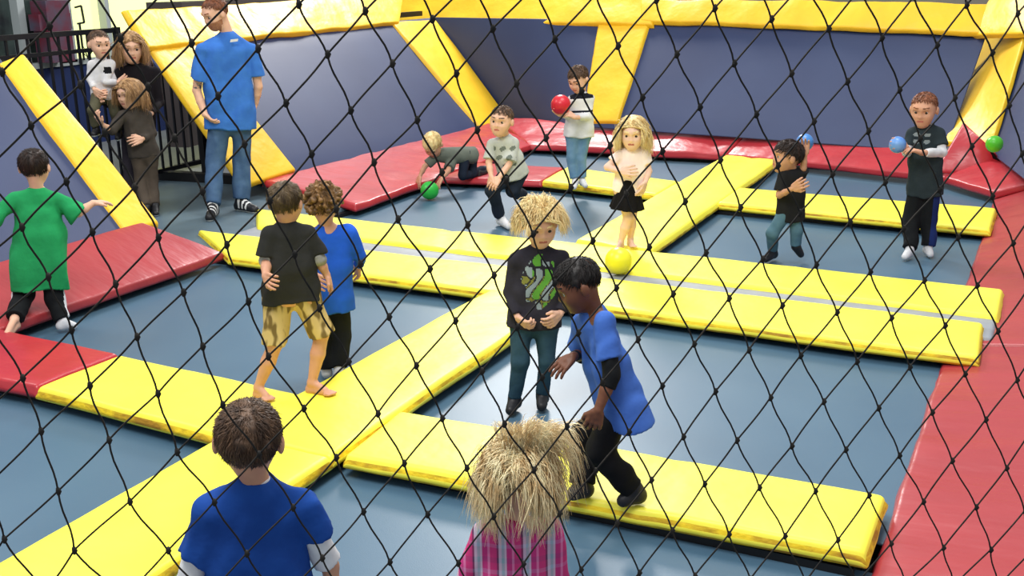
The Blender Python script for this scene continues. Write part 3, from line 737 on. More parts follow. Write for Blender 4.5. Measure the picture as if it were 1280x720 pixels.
    def strand_mesh(s, P, rad, mat, parent, name='hair_strands'):
        N_, K = P.shape[:2]; tn = np.gradient(P, axis=1); tn /= np.linalg.norm(tn, axis=2)[..., None]+1e-9
        a = np.cross(tn, np.array([.31, .52, .79])); a /= np.linalg.norm(a, axis=2)[..., None]+1e-9; b = np.cross(tn, a)
        r = np.asarray(rad)[:, None]*(1.0-.85*np.linspace(0, 1, K)**2)[None, :]
        V = np.stack([P+(a*math.cos(th)+b*math.sin(th))*r[..., None] for th in (0, 2.094, 4.189)], 2).reshape(-1, 3)
        i = np.arange(N_)[:, None, None]*K*3; k = np.arange(K-1)[None, :, None]*3; c = np.arange(3)[None, None, :]; c2 = (c+1) % 3
        F_ = np.stack([i+k+c, i+k+c2, i+k+3+c2, i+k+3+c], -1).reshape(-1, 4)
        return mesh_obj(name, V, F_, [mat], parent)
    def hair_short(s, mat, thick=.035, line=(.10, .55), noise=.006, name='hair', extra=None, freq=60, back=-.34, n=1500, length=None, frizz=.22, out=.14):
        o = s.cap(mat, thick*.6, line, back, name, extra); length = length or (.010+thick*.45)*s.hs/.2
        s.strands(mat, o, n, length, thick*.6, line, 'short', s.nsd, rad=max(.0016, s.depth*.00022), back=back, frizz=frizz, out=out, K=4)
        return o
    def hair_locks(s, mat, length, n=1400, thick=.05, line=(.12, .5), out=.3, front=.3, seed=1, curl=0.0, curlr=.0, wind=(0, 0, 0), lift=0.0, frizz=.22, K=9, fall=1.0, rad=None, name='hair', **kw):
        o = s.cap(mat, thick*.7, line, -.3, name, side=False)
        s.strands(mat, o, n, length, thick*.7, line, 'long', seed, rad=rad or max(.0018, s.depth*.00026), back=-.3, frizz=frizz, out=out, K=K, curl=curl, curlr=curlr, wind=wind, lift=lift, fall=fall)
        return o
def ball(px, py, rpx, depth, mat, label, hitz=None):
    c = CAM+ray(px, py)*depth if hitz is None else None
    r = rpx*depth/F_PX*1.0
    if hitz is not None:
        depth = 8.0
        for _ in range(30):
            r = rpx*depth/F_PX; t = (hitz+r-CAM[2])/ray(px, py)[2]; depth = t
        c = CAM+ray(px, py)*depth
    v = []; f = []; n, m_ = 18, 28
    for i in range(n+1):
        th = math.pi*i/n
        for k in range(m_):
            ph = 2*math.pi*k/m_; w = r*(1-.02*max(0, 1-abs((th-math.pi/2)/.10)))
            v.append(c+w*np.array([math.sin(th)*math.cos(ph), math.sin(th)*math.sin(ph), math.cos(th)]))
    for i in range(n):
        for k in range(m_): f.append((i*m_+k, (i+1)*m_+k, (i+1)*m_+(k+1) % m_, i*m_+(k+1) % m_))
    o = mesh_obj('dodgeball', v, f, mat, None, c); tag(o, label, 'ball', 'dodgeballs'); return c, r

# ------------------------------------------------------------------ people
FB = {}
def fb(n, c, c2=None, **k):
    if n not in FB: FB[n] = fabric(n, c, c2, **k)
    return FB[n]
BED = ZB
M['white_rubber'] = newmat('white_rubber', (214, 214, 212), .5); M['black_leather'] = newmat('black_shoe', (26, 26, 30), .5)
M['denim'] = fb('blue_denim', (62, 88, 122), (84, 112, 142)); M['denim_mid'] = fb('washed_denim', (92, 130, 160), (130, 162, 184))

# man in the blue shirt
p = Person((285, 262), -.05, 'tall man in a blue shirt and jeans standing on the entry platform looking left', u=1.52, hs=.285, yaw=-62, pitch=22, skin='fair', hair='ginger')
p.joints(H=(269, 17, -.02), N=(284, 43, .03), Sa=(252, 63, -.03), Sb=(315, 63, .02), Ea=(246, 113, -.02), Wa=(256, 143, -.12), Fa=(272, 158, -.16), Eb=(323, 108, .02), Wb=(319, 130, .08), Fb=(313, 150, .12),
         Ha=(274, 156, 0), Hb=(302, 156, 0), Ka=(269, 204, -.03), Kb=(303, 200, .02), Aa=('g', 266, 259, .09), Ta=('g', 262, 272, .035), Ab=('g', 301, 252, .09), Tb=('g', 318, 262, .035))
p.beardm = M['beard'] = noisy(newmat('short_ginger_beard', (178, 124, 92), .7), (140, 88, 60), 60, .8)
p.head(beard=True); p.body(hands={'a': dict(curl=.45, palm=p.r), 'b': dict(curl=.5, palm=-p.r)})
p.shirt(fb('royal_blue_cotton', (62, 118, 198), (52, 102, 182)), sleeve=.72, hem=.04, loose=1.14, sl_loose=1.3, name='shirt', flare=1.1, folds=.007, chest=1.1)
p.pants(M['denim'], 1.93, 1.15, name='jeans', waist=.08, folds=.007)
p.shoe([M['black_leather'], M['white_rubber']], stripe=True); p.hair_short(HAIR['ginger'], .02, line=(.17, .75), noise=.003)
t = MB(); c = p.J(293, 51, -.135); t.add([c+p.r*a+p.up*b_-p.h*c_ for a, b_, c_ in ((-.04, -.012, 0), (.03, -.005, 0), (.036, .018, 0), (-.034, .012, 0), (-.04, -.012, .008), (.03, -.005, .008), (.036, .018, .008), (-.034, .012, .008))], [(0, 1, 2, 3), (7, 6, 5, 4), (0, 4, 5, 1), (1, 5, 6, 2), (2, 6, 7, 3), (3, 7, 4, 0)])
t.build('name_tag', M['white_rubber'], p.root)
# tattoo as a mark on the upper arm skin
M['tattoo'] = noisy(newmat('tattooed_skin', (206, 160, 136), .5), (84, 84, 92), 30, 1.0, lo=.48, hi=.56)
S = SDF(); a_, b_ = p.j['Sa'], p.j['Ea']; q0 = a_+(b_-a_)*.78; q1 = b_; S.c(q0, q1, .0425*1.0, .0415*1.0, k=.01, clips=[(q0, a_-b_), (q1, b_-a_)])
v, f = S.mesh(.008); mesh_obj('tattoo', v, f, [M['tattoo']], p.root)

# woman, toddler, girl
p = Person((176, 256), -.05, 'woman with shoulder-length blond hair in a black top holding a toddler on the entry platform', u=1.22, hs=.29, yaw=8, pitch=12, skin='fair', hair='dirty')
p.joints(H=(163, 59, -.05), N=(169, 82, 0), Sa=(150, 92, 0), Sb=(194, 91, .03), Ea=(134, 128, -.05), Wa=(124, 124, -.24), Fa=(128, 116, -.34), Eb=(199, 128, -.03), Wb=(188, 143, -.24), Fb=(175, 146, -.34),
         Ha=(160, 155, 0), Hb=(182, 155, 0), Ka=(162, 200, -.02), Kb=(182, 200, -.02), Aa=('g', 163, 252, .08), Ta=('g', 160, 261, .03), Ab=('g', 184, 250, .08), Tb=('g', 187, 258, .03))
p.head(); p.body(hands={'a': dict(curl=.4, palm=p.r-p.h*.2), 'b': dict(curl=.5, palm=p.h)})
p.shirt(fb('black_knit', (28, 24, 28)), sleeve=1.9, hem=.06, name='top', chest=1.05, neck=.0)
p.pants(fb('dark_trouser_cloth', (44, 40, 48)), 1.92, 1.1); p.shoe([M['black_leather'], M['white_rubber']])
p.hair_locks(HAIR['dirty'], .27, seed=3, out=.2)
wom = p

p = Person((176, 256), -.05, 'toddler in a white long-sleeved top held on the arm of the woman in black', u=.95, hs=.25, yaw=22, pitch=8, skin='fair', hair='brown')
p.joints(H=(124, 55, -.24), N=(126, 74, -.22), Sa=(115, 82, -.20), Sb=(138, 80, -.22), Ea=(112, 98, -.22), Wa=(118, 112, -.30), Fa=(125, 118, -.33), Eb=(132, 103, -.30), Wb=(148, 103, -.30), Fb=(158, 98, -.26),
         Ha=(124, 120, -.22), Hb=(140, 120, -.18), Ka=(116, 138, -.36), Kb=(144, 142, -.28), Aa=(120, 162, -.32), Ta=(117, 168, -.40), Ab=(148, 166, -.24), Tb=(147, 173, -.32))
p.head(); p.body(hands={'a': dict(curl=.5), 'b': dict(curl=.4)})
def spots(c, s_): return ((abs((c-s_.j['N'])@s_.r-.05) < .035) & (abs((c-s_.N)@s_.up+.10) < .03)).astype(int)
p.shirt(fb('white_jersey', (222, 220, 222)), sleeve=1.85, hem=.02, fmat=spots, mats=[fb('white_jersey', (222, 220, 222)), fb('black_print', (22, 22, 26))])
p.pants(fb('khaki_green_cloth', (86, 84, 66)), 1.85, 1.1); p.shoe([M['black_leather'], M['white_rubber']]); p.hair_short(HAIR['brown'], .02, line=(.2, .6), noise=.003)

p = Person((188, 263), -.05, 'girl with long light brown hair in a dark grey sweater and trousers reaching left', u=1.05, hs=.27, yaw=-48, pitch=10, skin='fair', hair='dirty')
p.joints(H=(162, 117, -.03), N=(169, 134, 0), Sa=(153, 144, -.06), Sb=(184, 144, .03), Ea=(140, 163, -.12), Wa=(127, 155, -.20), Fa=(118, 141, -.24), Eb=(190, 166, .02), Wb=(178, 174, -.12), Fb=(168, 176, -.16),
         Ha=(172, 193, 0), Hb=(189, 193, 0), Ka=(176, 226, -.02), Kb=(190, 226, .0), Aa=('g', 183, 260, .07), Ta=('g', 179, 268, .03), Ab=('g', 194, 258, .07), Tb=('g', 195, 267, .03))
p.head(); p.body(hands={'a': dict(curl=.5), 'b': dict(curl=.5)})
p.shirt(fb('charcoal_brown_knit', (74, 68, 62), (60, 54, 50)), sleeve={'a': 1.35, 'b': 1.9}, hem=.02, name='sweater', sl_loose=1.1); p.pants(fb('taupe_trouser_cloth', (84, 74, 64)), 1.93, 1.1)
p.shoe([M['black_leather'], M['white_rubber']]); p.hair_locks(HAIR['dirty'], .22, seed=5, out=.25)

# boy in green
p = Person((60, 412), BED, 'boy in a big green T-shirt seen from behind at the left edge', u=1.1, hs=.235, yaw=165, pitch=0, skin='fair', hair='dark')
p.joints(H=(43, 209, 0), N=(46, 236, 0), Sa=(19, 250, 0), Sb=(73, 249, .0), Ea=(-7, 272, -.04), Wa=(-26, 262, -.10), Fa=(-40, 250, -.14), Eb=(98, 266, -.02), Wb=(116, 254, .0), Fb=(131, 252, .02),
         Ha=(37, 330, 0), Hb=(62, 330, 0), Ka=(30, 368, .02), Kb=(68, 372, -.02), Aa=('g', 18, 399, .16), Ta=('g', 4, 426, .10), Ab=('g', 79, 402, .07), Tb=('g', 92, 407, .03))
p.head(); p.body(hands={'a': dict(curl=.3), 'b': dict(curl=.35, palm=-p.up)}, bare='a')
p.shirt(fb('bright_green_cotton', (40, 156, 92), (30, 138, 78)), sleeve={'a': 1.05, 'b': 1.0}, hem=.17, loose=1.25, sl_loose=1.75, folds=.012, flare=1.15, chest=1.12)
def sidestripe(c, s_):
    m = np.zeros(len(c), int)
    for sd in 'ab':
        A_, B_ = s_.j['K'+sd], s_.j['A'+sd]; side = s_.r*(1 if sd == 'b' else -1)
        d = c-(A_+B_)/2; ax_ = nrm(B_-A_); rad = d-np.outer(d@ax_, ax_); q = rad@side/(np.linalg.norm(rad, axis=1)+1e-6)
        m[(q > .8) & (abs((c-s_.P)@s_.r-((s_.j['K'+sd]-s_.P)@s_.r)) < .09) & (c[:, 2] < s_.P[2]-.02)] = 1
    return m
blk = fb('black_track_cloth', (24, 26, 28)); wht = fb('white_cotton', (224, 224, 226))
p.pants(blk, 1.92, 1.2, name='track_trousers', fmat=sidestripe, mats=[blk, wht]); p.shoe([wht, wht], sides='b', name='sock', r=.8); p.hair_short(HAIR['dark'], .045, line=(.0, .45), back=-.40)

# boy in tan shorts
p = Person((350, 496), 0, 'barefoot boy in a black T-shirt and tan shorts on the crossing of the yellow pads', u=1.0, hs=.215, yaw=158, pitch=4, skin='tan', hair='grey')
p.joints(H=(357, 254, 0), N=(357, 277, .0), Sa=(338, 293, -.02), Sb=(385, 291, .03), Ea=(333, 325, -.03), Wa=(332, 345, -.14), Fa=(338, 352, -.22), Eb=(399, 325, .03), Wb=(408, 343, .04), Fb=(416, 360, .06),
         Ha=(347, 368, 0), Hb=(380, 368, .0), Ka=(344, 430, -.02), Kb=(402, 418, .02), Aa=('g', 323, 484, .06), Ta=('g', 337, 499, .018), Ab=('g', 390, 478, .06), Tb=('g', 415, 492, .018))
p.head(); p.body(hands={'a': dict(curl=.5), 'b': dict(curl=.35, palm=-p.r)}, bare='ab')
M['plaid_tan'] = noisy(newmat('tan_plaid_cloth', (204, 178, 120), .85, .1), (112, 92, 54), 22, .95, .1, 100, (1, 1, .45), detail=1, dist=.003, lo=.46, hi=.56)
p.shirt(fb('washed_black_cotton', (46, 46, 44)), sleeve=.82, hem=.04, loose=1.12, sl_loose=1.25, flare=1.12, folds=.007)
p.sleeves(fb('grey_striped_cotton', (188, 186, 180), (96, 96, 92)), .78, 1.08, 1.08)
p.pants(M['plaid_tan'], 1.02, 1.0, name='shorts', endr=.074, folds=.008); p.hair_short(HAIR['grey'], .05, line=(.02, .45), noise=.008, back=-.42)

# curly boy
p = Person((423, 470), BED, 'curly-haired boy in a long-sleeved blue shirt and black trousers seen from behind', u=1.0, hs=.225, yaw=172, pitch=3, skin='tan', hair='curly')
p.joints(H=(404, 254, 0), N=(408, 281, 0), Sa=(388, 294, 0), Sb=(436, 292, 0), Ea=(382, 325, -.06), Wa=(392, 345, -.14), Fa=(400, 352, -.2), Eb=(451, 320, .0), Wb=(447, 332, .12), Fb=(444, 342, .20),
         Ha=(396, 372, 0), Hb=(424, 372, 0), Ka=(402, 418, -.02), Kb=(426, 420, .0), Aa=('g', 408, 460, .07), Ta=('g', 404, 456, .03), Ab=('g', 424, 462, .07), Tb=('g', 428, 457, .03))
p.head(); p.body(hands={'a': dict(curl=.5), 'b': dict(curl=.5)}); p.shirt(fb('vivid_blue_jersey', (36, 92, 200), (30, 78, 176)), sleeve=1.8, hem=.07, loose=1.1, folds=.006)
p.pants(blk, 1.93, 1.15); p.shoe([wht, wht], name='sock', r=.85)
def curls(S, L):
    rs = np.random.RandomState(2)
    for i in range(150):
        d = nrm(rs.normal(size=3)); 
        if d[1] > .55 and d[2] < .45 or d[2] < -.75: continue
        S.c(L(d[0]*.40, -.05+d[1]*.46, .12+d[2]*.42), L(d[0]*.47+rs.uniform(-.03, .03), -.05+d[1]*.53, .12+d[2]*.48+rs.uniform(-.03, .03)), .058*p.hs, .045*p.hs, k=.004)
p.hair_short(HAIR['curly'], .07, line=(-.1, .5), extra=curls, back=-.42, out=.5, frizz=.6, length=.03)

# boy in the blue shirt close to the net
P0 = np.array([-1.80, 2.28, BED])
p = Person(None, BED, 'boy in a blue T-shirt over white sleeves seen from behind, nearest the net', u=.93, hs=.232, yaw=175, pitch=0, roll=-4, skin='tan', hair='brown', P0=P0)
p.joints(H=(311, 551, 0), N=(320, 601, 0), Sa=(264, 641, 0), Sb=(377, 634, .0), Ea=(237, 728, .02), Wa=(245, 795, -.10), Fa=(250, 840, -.18), Eb=(413, 708, .02), Wb=(418, 775, .0), Fb=(420, 825, .0),
         Ha=(290, 840, 0), Hb=(360, 840, 0))
for sd, sg in (('a', -1), ('b', 1)):
    q = P0+p.r*.07*sg; p.j['K'+sd] = q+np.array([0, 0, .33]); p.j['A'+sd] = q+np.array([0, 0, .065]); p.j['T'+sd] = q+p.h*.12+np.array([0, 0, .03])
p.head(); p.body(hands={'a': dict(curl=.4), 'b': dict(curl=.4)})
p.shirt(fb('royal_blue_jersey', (28, 72, 150), (24, 60, 132)), sleeve={'a': .62, 'b': .42}, hem=.06, loose=1.1, sl_loose=1.3, folds=.008, chest=1.12)
p.sleeves(wht, .55, 1.15, 1.2, sides='a'); p.sleeves(wht, .34, .92, 1.22, sides='b'); p.pants(M['denim'], 1.92, 1.1, name='jeans'); p.shoe([wht, wht], name='sock', r=.85)
S = SDF(); S.c(p.N-p.dn*.004, p.N-p.dn*.014, .044*p.u, .042*p.u, k=.004, clips=[(p.N-p.dn*.012, -p.dn)]); v, f = S.mesh(.004); mesh_obj('undershirt_collar', v, f, [wht], p.root)
p.hair_short(HAIR['brown'], .04, line=(.05, .55), back=-.38, n=2600)

# blonde girl in pink plaid
P0 = np.array([-1.50, 3.04, BED]); P0 = G(646, 870, BED)
p = Person(None, BED, 'girl in a pink plaid shirt with blond hair flying up, near the net', u=.82, hs=.205, yaw=176, pitch=6, skin='fair', hair='straw', P0=P0)
p.joints(H=(648, 592, 0), N=(645, 648, .0), Sa=(606, 668, 0), Sb=(687, 664, 0), Ea=(582, 722, 0), Wa=(574, 760, -.08), Fa=(574, 790, -.14), Eb=(700, 722, .02), Wb=(706, 762, -.02), Fb=(708, 795, -.04), Ha=(626, 790, 0), Hb=(672, 790, 0))
for sd, sg in (('a', -1), ('b', 1)):
    q = P0+p.r*.06*sg; p.j['K'+sd] = q+np.array([0, 0, .28]); p.j['A'+sd] = q+np.array([0, 0, .06]); p.j['T'+sd] = q+p.h*.11+np.array([0, 0, .03])
p.head(); p.body(hands={'a': dict(curl=.4), 'b': dict(curl=.4)})
m = newmat('pink_plaid_cloth', (206, 70, 134), .85, .1); M['plaid_pink'] = m; nt = m.node_tree; Nn = nt.nodes; Lk = nt.links
tc = Nn.new('ShaderNodeTexCoord'); dt = Nn.new('ShaderNodeVectorMath'); dt.operation = 'DOT_PRODUCT'; dt.inputs[1].default_value = tuple(p.r); Lk.new(tc.outputs['Object'], dt.inputs[0])
sp = Nn.new('ShaderNodeSeparateXYZ'); Lk.new(tc.outputs['Object'], sp.inputs[0])
def ramp(src, mul, stops):
    mt = Nn.new('ShaderNodeMath'); mt.operation = 'MULTIPLY'; mt.inputs[1].default_value = mul; Lk.new(src, mt.inputs[0])
    fr_ = Nn.new('ShaderNodeMath'); fr_.operation = 'FRACT'; Lk.new(mt.outputs[0], fr_.inputs[0])
    r = Nn.new('ShaderNodeValToRGB'); r.color_ramp.interpolation = 'CONSTANT'; Lk.new(fr_.outputs[0], r.inputs[0])
    while len(r.color_ramp.elements) < len(stops): r.color_ramp.elements.new(.5)
    for e_, (ps, c_) in zip(r.color_ramp.elements, stops): e_.position = ps; e_.color = (*lin(c_), 1)
    return r
r1 = ramp(dt.outputs['Value'], 13, [(0, (206, 62, 122)), (.28, (98, 60, 92)), (.36, (206, 196, 214)), (.48, (150, 186, 196)), (.60, (210, 200, 216)), (.68, (196, 60, 128)), (.9, (226, 130, 176))])
r2 = ramp(sp.outputs['Z'], 11, [(0, (206, 62, 122)), (.4, (190, 150, 190)), (.55, (206, 62, 122)), (.8, (120, 70, 110))])
mx = Nn.new('ShaderNodeMix'); mx.data_type = 'RGBA'; mx.inputs[0].default_value = .25; Lk.new(r1.outputs[0], mx.inputs[6]); Lk.new(r2.outputs[0], mx.inputs[7]); Lk.new(mx.outputs[2], Nn['Principled BSDF'].inputs['Base Color'])
p.shirt(m, sleeve=1.6, hem=.05, loose=1.08, folds=.006); p.pants(M['denim'], 1.92, 1.1, name='jeans'); p.shoe([wht, wht], name='sock', r=.85)
p.hair_locks(HAIR['straw'], .20, n=2400, seed=8, out=.38, frizz=.30, rad=.0014, line=(.02, .4), lift=.35, K=10)
# strands flung up and to the right by the jump
rs = np.random.RandomState(12); P_ = []
for i in range(900):
    a0 = rs.uniform(-.35, 1.0)**1.0; x0 = 645+a0*30+rs.uniform(-14, 14); dz = rs.uniform(-.07, .09)
    q0 = p.J(x0, 572+rs.uniform(-12, 22), dz*.6); tx_ = 645+a0*74+rs.uniform(-9, 9); ty_ = 512+rs.uniform(0, 1)**1.6*50+(10 if a0 < .2 else 0)
    q1 = p.J(x0*.6+tx_*.4, 545-rs.uniform(0, 16), dz); q2 = p.J(tx_, ty_, dz*1.2); q3 = p.J(tx_+3+8*a0+rs.uniform(-4, 4), ty_+(18+rs.uniform(0, 70))*max(.15, a0), dz*1.3)
    ts = np.linspace(0, 1, 10)[:, None]; P_.append((1-ts)**3*q0+3*(1-ts)**2*ts*q1+3*(1-ts)*ts**2*q2+ts**3*q3)
p.strand_mesh(np.array(P_), rs.uniform(.0011, .0021, 900), HAIR['straw'], p.root, 'flying_hair')

# blond child in the dark sweater
p = Person((655, 512), BED, 'blond child in a black sweater with a green print and jeans, facing the net', u=.98, hs=.225, yaw=12, pitch=18, skin='fair', hair='blond')
p.joints(H=(675, 280, -.02), N=(673, 309, 0), Sa=(645, 326, 0), Sb=(702, 322, .02), Ea=(638, 365, .0), Wa=(646, 396, -.08), Fa=(660, 408, -.12), Eb=(716, 362, .02), Wb=(700, 392, -.06), Fb=(690, 402, -.10),
         Ha=(652, 402, 0), Hb=(682, 402, 0), Ka=(650, 452, -.04), Kb=(683, 450, -.02), Aa=('g', 643, 498, .07), Ta=('g', 638, 513, .03), Ab=('g', 678, 493, .07), Tb=('g', 677, 508, .03))
p.head(); p.body(hands={'a': dict(curl=.8, palm=p.r), 'b': dict(curl=.6)})
def printf(c, s_):
    x = (c-s_.N)@s_.r; z = -(c-s_.N)@s_.up; fr_ = -(c-s_.N)@s_.h; m = np.zeros(len(c), int)
    n1 = np.sin(x*75+2.5*np.sin(z*33))+np.sin(z*38+x*55); ins = ((x-.005)/.088)**2+((z-.17)/.135)**2 < 1+.25*np.sin(x*60+z*45); ins &= (fr_ > .02)
    m[ins & (n1 > .5) & (x > -.035)] = 1; m[ins & (n1 < -.75)] = 2; m[ins & (n1 > -.2) & (n1 < .25) & (z > .14)] = 3; m[ins & (n1 > .5) & (x <= -.035)] = 2
    return m
bs = fb('black_sweater_knit', (40, 38, 46), (54, 52, 60))
p.shirt(bs, sleeve=1.9, hem=.02, loose=1.08, name='sweater', fmat=printf, mats=[bs, fb('green_print', (96, 160, 62)), fb('grey_print', (142, 156, 162)), fb('olive_print', (128, 128, 62))])
p.pants(fb('teal_denim', (42, 68, 84), (58, 86, 102)), 1.93, .98, name='jeans'); p.shoe([M['black_leather'], M['black_leather']])
p.hair_locks(HAIR['blond'], .12, n=2000, seed=6, out=1.0, frizz=.28, line=(.12, .45), lift=.3, K=8, thick=.06)

# running boy
p = Person((775, 622), 0, 'dark-haired boy in a blue T-shirt over black sleeves running on the bottom yellow pad', u=1.0, hs=.215, yaw=-72, pitch=22, skin='dark', hair='black')
p.joints(H=(722, 356, -.02), N=(742, 390, .0), Sa=(731, 405, .10), Sb=(754, 402, -.10), Ea=(728, 442, .16), Wa=(716, 446, .02), Fa=(697, 462, -.02), Eb=(765, 468, -.16), Wb=(748, 512, -.20), Fb=(739, 538, -.20),
         Ha=(771, 505, .07), Hb=(781, 506, -.07), Ka=(728, 545, .08), Kb=(750, 562, -.08), Aa=('g', 727, 605, .07), Ta=('g', 716, 618, .03), Ab=('g', 793, 612, .07), Tb=('g', 779, 626, .03))
p.head(); p.body(hands={'a': dict(curl=.25, palm=-p.up+p.h*.3), 'b': dict(curl=.5, palm=p.h)})
p.shirt(fb('periwinkle_cotton', (70, 110, 190), (60, 98, 176)), sleeve=.72, hem=.06, loose=1.15, sl_loose=1.35, flare=1.15, folds=.007, chest=1.08)
p.sleeves(blk, .66, 1.35, 1.05, sides='b'); p.sleeves(blk, .66, 1.25, 1.05, sides='a', name='undershirt_sleeve')
S = SDF(); w0 = p.j['Wa']; e0 = p.j['Ea']; S.c(w0+(e0-w0)*.12, w0+(e0-w0)*.30, .0235, .0245, k=.003, clips=[(w0+(e0-w0)*.12, w0-e0), (w0+(e0-w0)*.32, e0-w0)]); v, f = S.mesh(.004); mesh_obj('wristwatch', v, f, [M['steel_black']], p.root)
p.pants(fb('black_trouser_cloth', (20, 20, 22)), 1.95, 1.2, folds=.007); p.shoe([M['black_leather'], M['black_leather']]); p.hair_short(HAIR['black'], .03, line=(.10, .45), noise=.003, freq=120, back=-.3)

# crouching blond boy behind the green ball
p = Person((560, 240), BED, 'blond boy in a grey T-shirt on hands and knees behind the green ball', u=1.05, hs=.255, yaw=-20, pitch=48, skin='tan', hair='blond')
p.joints(H=(541, 181, -.06), N=(549, 193, .02), Sa=(545, 196, .02), Sb=(566, 196, .10), Ea=(531, 208, -.02), Wa=(525, 220, -.06), Fa=(522, 231, -.08), Eb=(560, 214, -.08), Wb=(553, 222, -.12), Fb=(548, 230, -.14),
         Ha=(583, 194, .12), Hb=(590, 193, .28), Ka=(578, 219, .05), Kb=(590, 215, .22), Aa=(598, 217, .28), Ta=(606, 215, .36), Ab=(606, 212, .42), Tb=(613, 212, .5))
p.head(); p.body(hands={'a': dict(curl=.2, palm=-p.up), 'b': dict(curl=.3, palm=-p.up)})
p.shirt(fb('grey_green_cotton', (104, 110, 100), (90, 96, 88)), sleeve=.8, hem=.03, loose=1.05, sl_loose=1.3); p.pants(fb('black_blue_cloth', (30, 38, 52)), 1.9, 1.0); p.shoe([M['black_leather'], M['black_leather']]); p.hair_short(HAIR['blond'], .04, line=(.1, .5))

# boy lunging in the pale shirt
p = Person((632, 282), BED, 'boy in a pale grey printed T-shirt and dark trousers crouching, hands on his knee', u=1.1, hs=.27, yaw=-22, pitch=0, roll=5, skin='fair', hair='brown')
p.joints(H=(627, 151, -.04), N=(631, 171, 0), Sa=(615, 180, -.03), Sb=(642, 179, .03), Ea=(611, 203, -.08), Wa=(614, 220, -.16), Fa=(614, 232, -.2), Eb=(636, 206, -.08), Wb=(624, 222, -.18), Fb=(616, 231, -.22),
         Ha=(636, 216, .02), Hb=(650, 215, .08), Ka=(615, 238, -.14), Kb=(640, 238, .02), Aa=('g', 626, 272, .07), Ta=('g', 636, 283, .03), Ab=('g', 655, 244, .1), Tb=('g', 664, 247, .06))
p.head(); p.body(hands={'a': dict(curl=.5), 'b': dict(curl=.5)})
def greyprint(c, s_):
    x = (c-s_.N)@s_.r; z = -(c-s_.N)@s_.up; return ((np.sin(x*70+z*30)+np.sin(z*80) > .55) & (abs(x) < .10) & (z > .06) & (z < .26)).astype(int)
lg = fb('pale_grey_cotton', (190, 194, 188))
p.shirt(lg, sleeve=.85, hem=.04, loose=1.06, sl_loose=1.35, fmat=greyprint, mats=[lg, fb('grey_shirt_print', (112, 120, 112))]); p.pants(fb('dark_blue_cloth', (36, 44, 58)), 1.9, 1.15)
p.shoe([wht, M['white_rubber']]); p.hair_short(HAIR['brown'], .02, line=(.14, .5))

# boy with the red ball
p = Person((722, 233), 0, 'boy in a white shirt and jeans holding a red ball on the short yellow pad', u=1.08, hs=.26, yaw=-35, pitch=28, skin='fair', hair='brown')
p.joints(H=(723, 99, -.03), N=(727, 116, 0), Sa=(715, 125, -.06), Sb=(738, 123, .04), Ea=(709, 145, -.08), Wa=(702, 144, -.20), Fa=(695, 136, -.24), Eb=(734, 146, -.04), Wb=(719, 147, -.22), Fb=(708, 140, -.26),
         Ha=(716, 168, 0), Hb=(731, 168, .02), Ka=(715, 198, -.02), Kb=(726, 199, .0), Aa=('g', 719, 226, .07), Ta=('g', 718, 234, .03), Ab=('g', 728, 225, .07), Tb=('g', 732, 232, .03))
p.head(); p.body(hands={'a': dict(curl=.35, palm=-p.h+p.up*.2, thumb=-1), 'b': dict(curl=.5, palm=-p.r)})
def yoke(c, s_): z = -(c-s_.N)@s_.up; x = (c-s_.N)@s_.r; return (((z < .055) & (z > .0) & (abs(x) < .12)) | ((z > .17) & (z < .19))).astype(int)
p.shirt(wht, sleeve=1.75, hem=.02, loose=1.1, name='long_sleeved_shirt', fmat=yoke, mats=[wht, fb('black_yoke', (26, 28, 38))]); p.pants(M['denim_mid'], 1.9, 1.1, name='jeans')
p.shoe([wht, wht], name='sock', r=.85); p.hair_short(HAIR['brown'], .03, line=(.16, .5)); redb = p

# girl in pink top and black skirt
p = Person((783, 311), 0, 'girl with curly blond hair in a pale pink top and short black skirt', u=.98, hs=.25, yaw=-8, pitch=10, skin='pale', hair='blond')
p.joints(H=(791, 166, -.03), N=(791, 184, 0), Sa=(775, 194, 0), Sb=(806, 193, .02), Ea=(759, 209, -.04), Wa=(776, 214, -.14), Fa=(791, 213, -.17), Eb=(811, 214, .0), Wb=(807, 227, -.06), Fb=(803, 238, -.08),
         Ha=(776, 236, 0), Hb=(795, 236, 0), Ka=(785, 272, -.03), Kb=(790, 270, .04), Aa=('g', 776, 302, .06), Ta=('g', 771, 312, .02), Ab=('g', 788, 299, .06), Tb=('g', 792, 308, .02))
p.head(); p.body(hands={'a': dict(curl=.4), 'b': dict(curl=.4)}, bare='ab')
p.shirt(fb('pale_pink_cotton', (255, 238, 230), (248, 224, 214)), sleeve=.55, hem=.03, loose=.98, sl_loose=1.1, name='top')
S = SDF(); dn = p.dn; c0 = p.P-dn*.08; c1 = p.P+dn*.16; Rr = np.array([p.r, p.h, p.up])
S.c(c0, c1+dn*.05, .078, .135, k=.02, clips=[(c1, dn), (c0-dn*.0, -dn)])
for i in range(12):
    a = i*math.pi/6; d_ = p.r*math.cos(a)+p.h*math.sin(a); S.c(c0+d_*.03, c1+dn*.02+d_*.128, .03, .024, k=.012, clips=[(c1+dn*.004*math.sin(i*2.1), dn)])
v, f = S.mesh(p.vox); mesh_obj('skirt', v, f, [fb('black_skirt_cloth', (20, 18, 20))], p.root)
p.hair_locks(HAIR['blond'], .24, n=1800, seed=7, out=.22, curl=13, curlr=.022, frizz=.2, K=12)

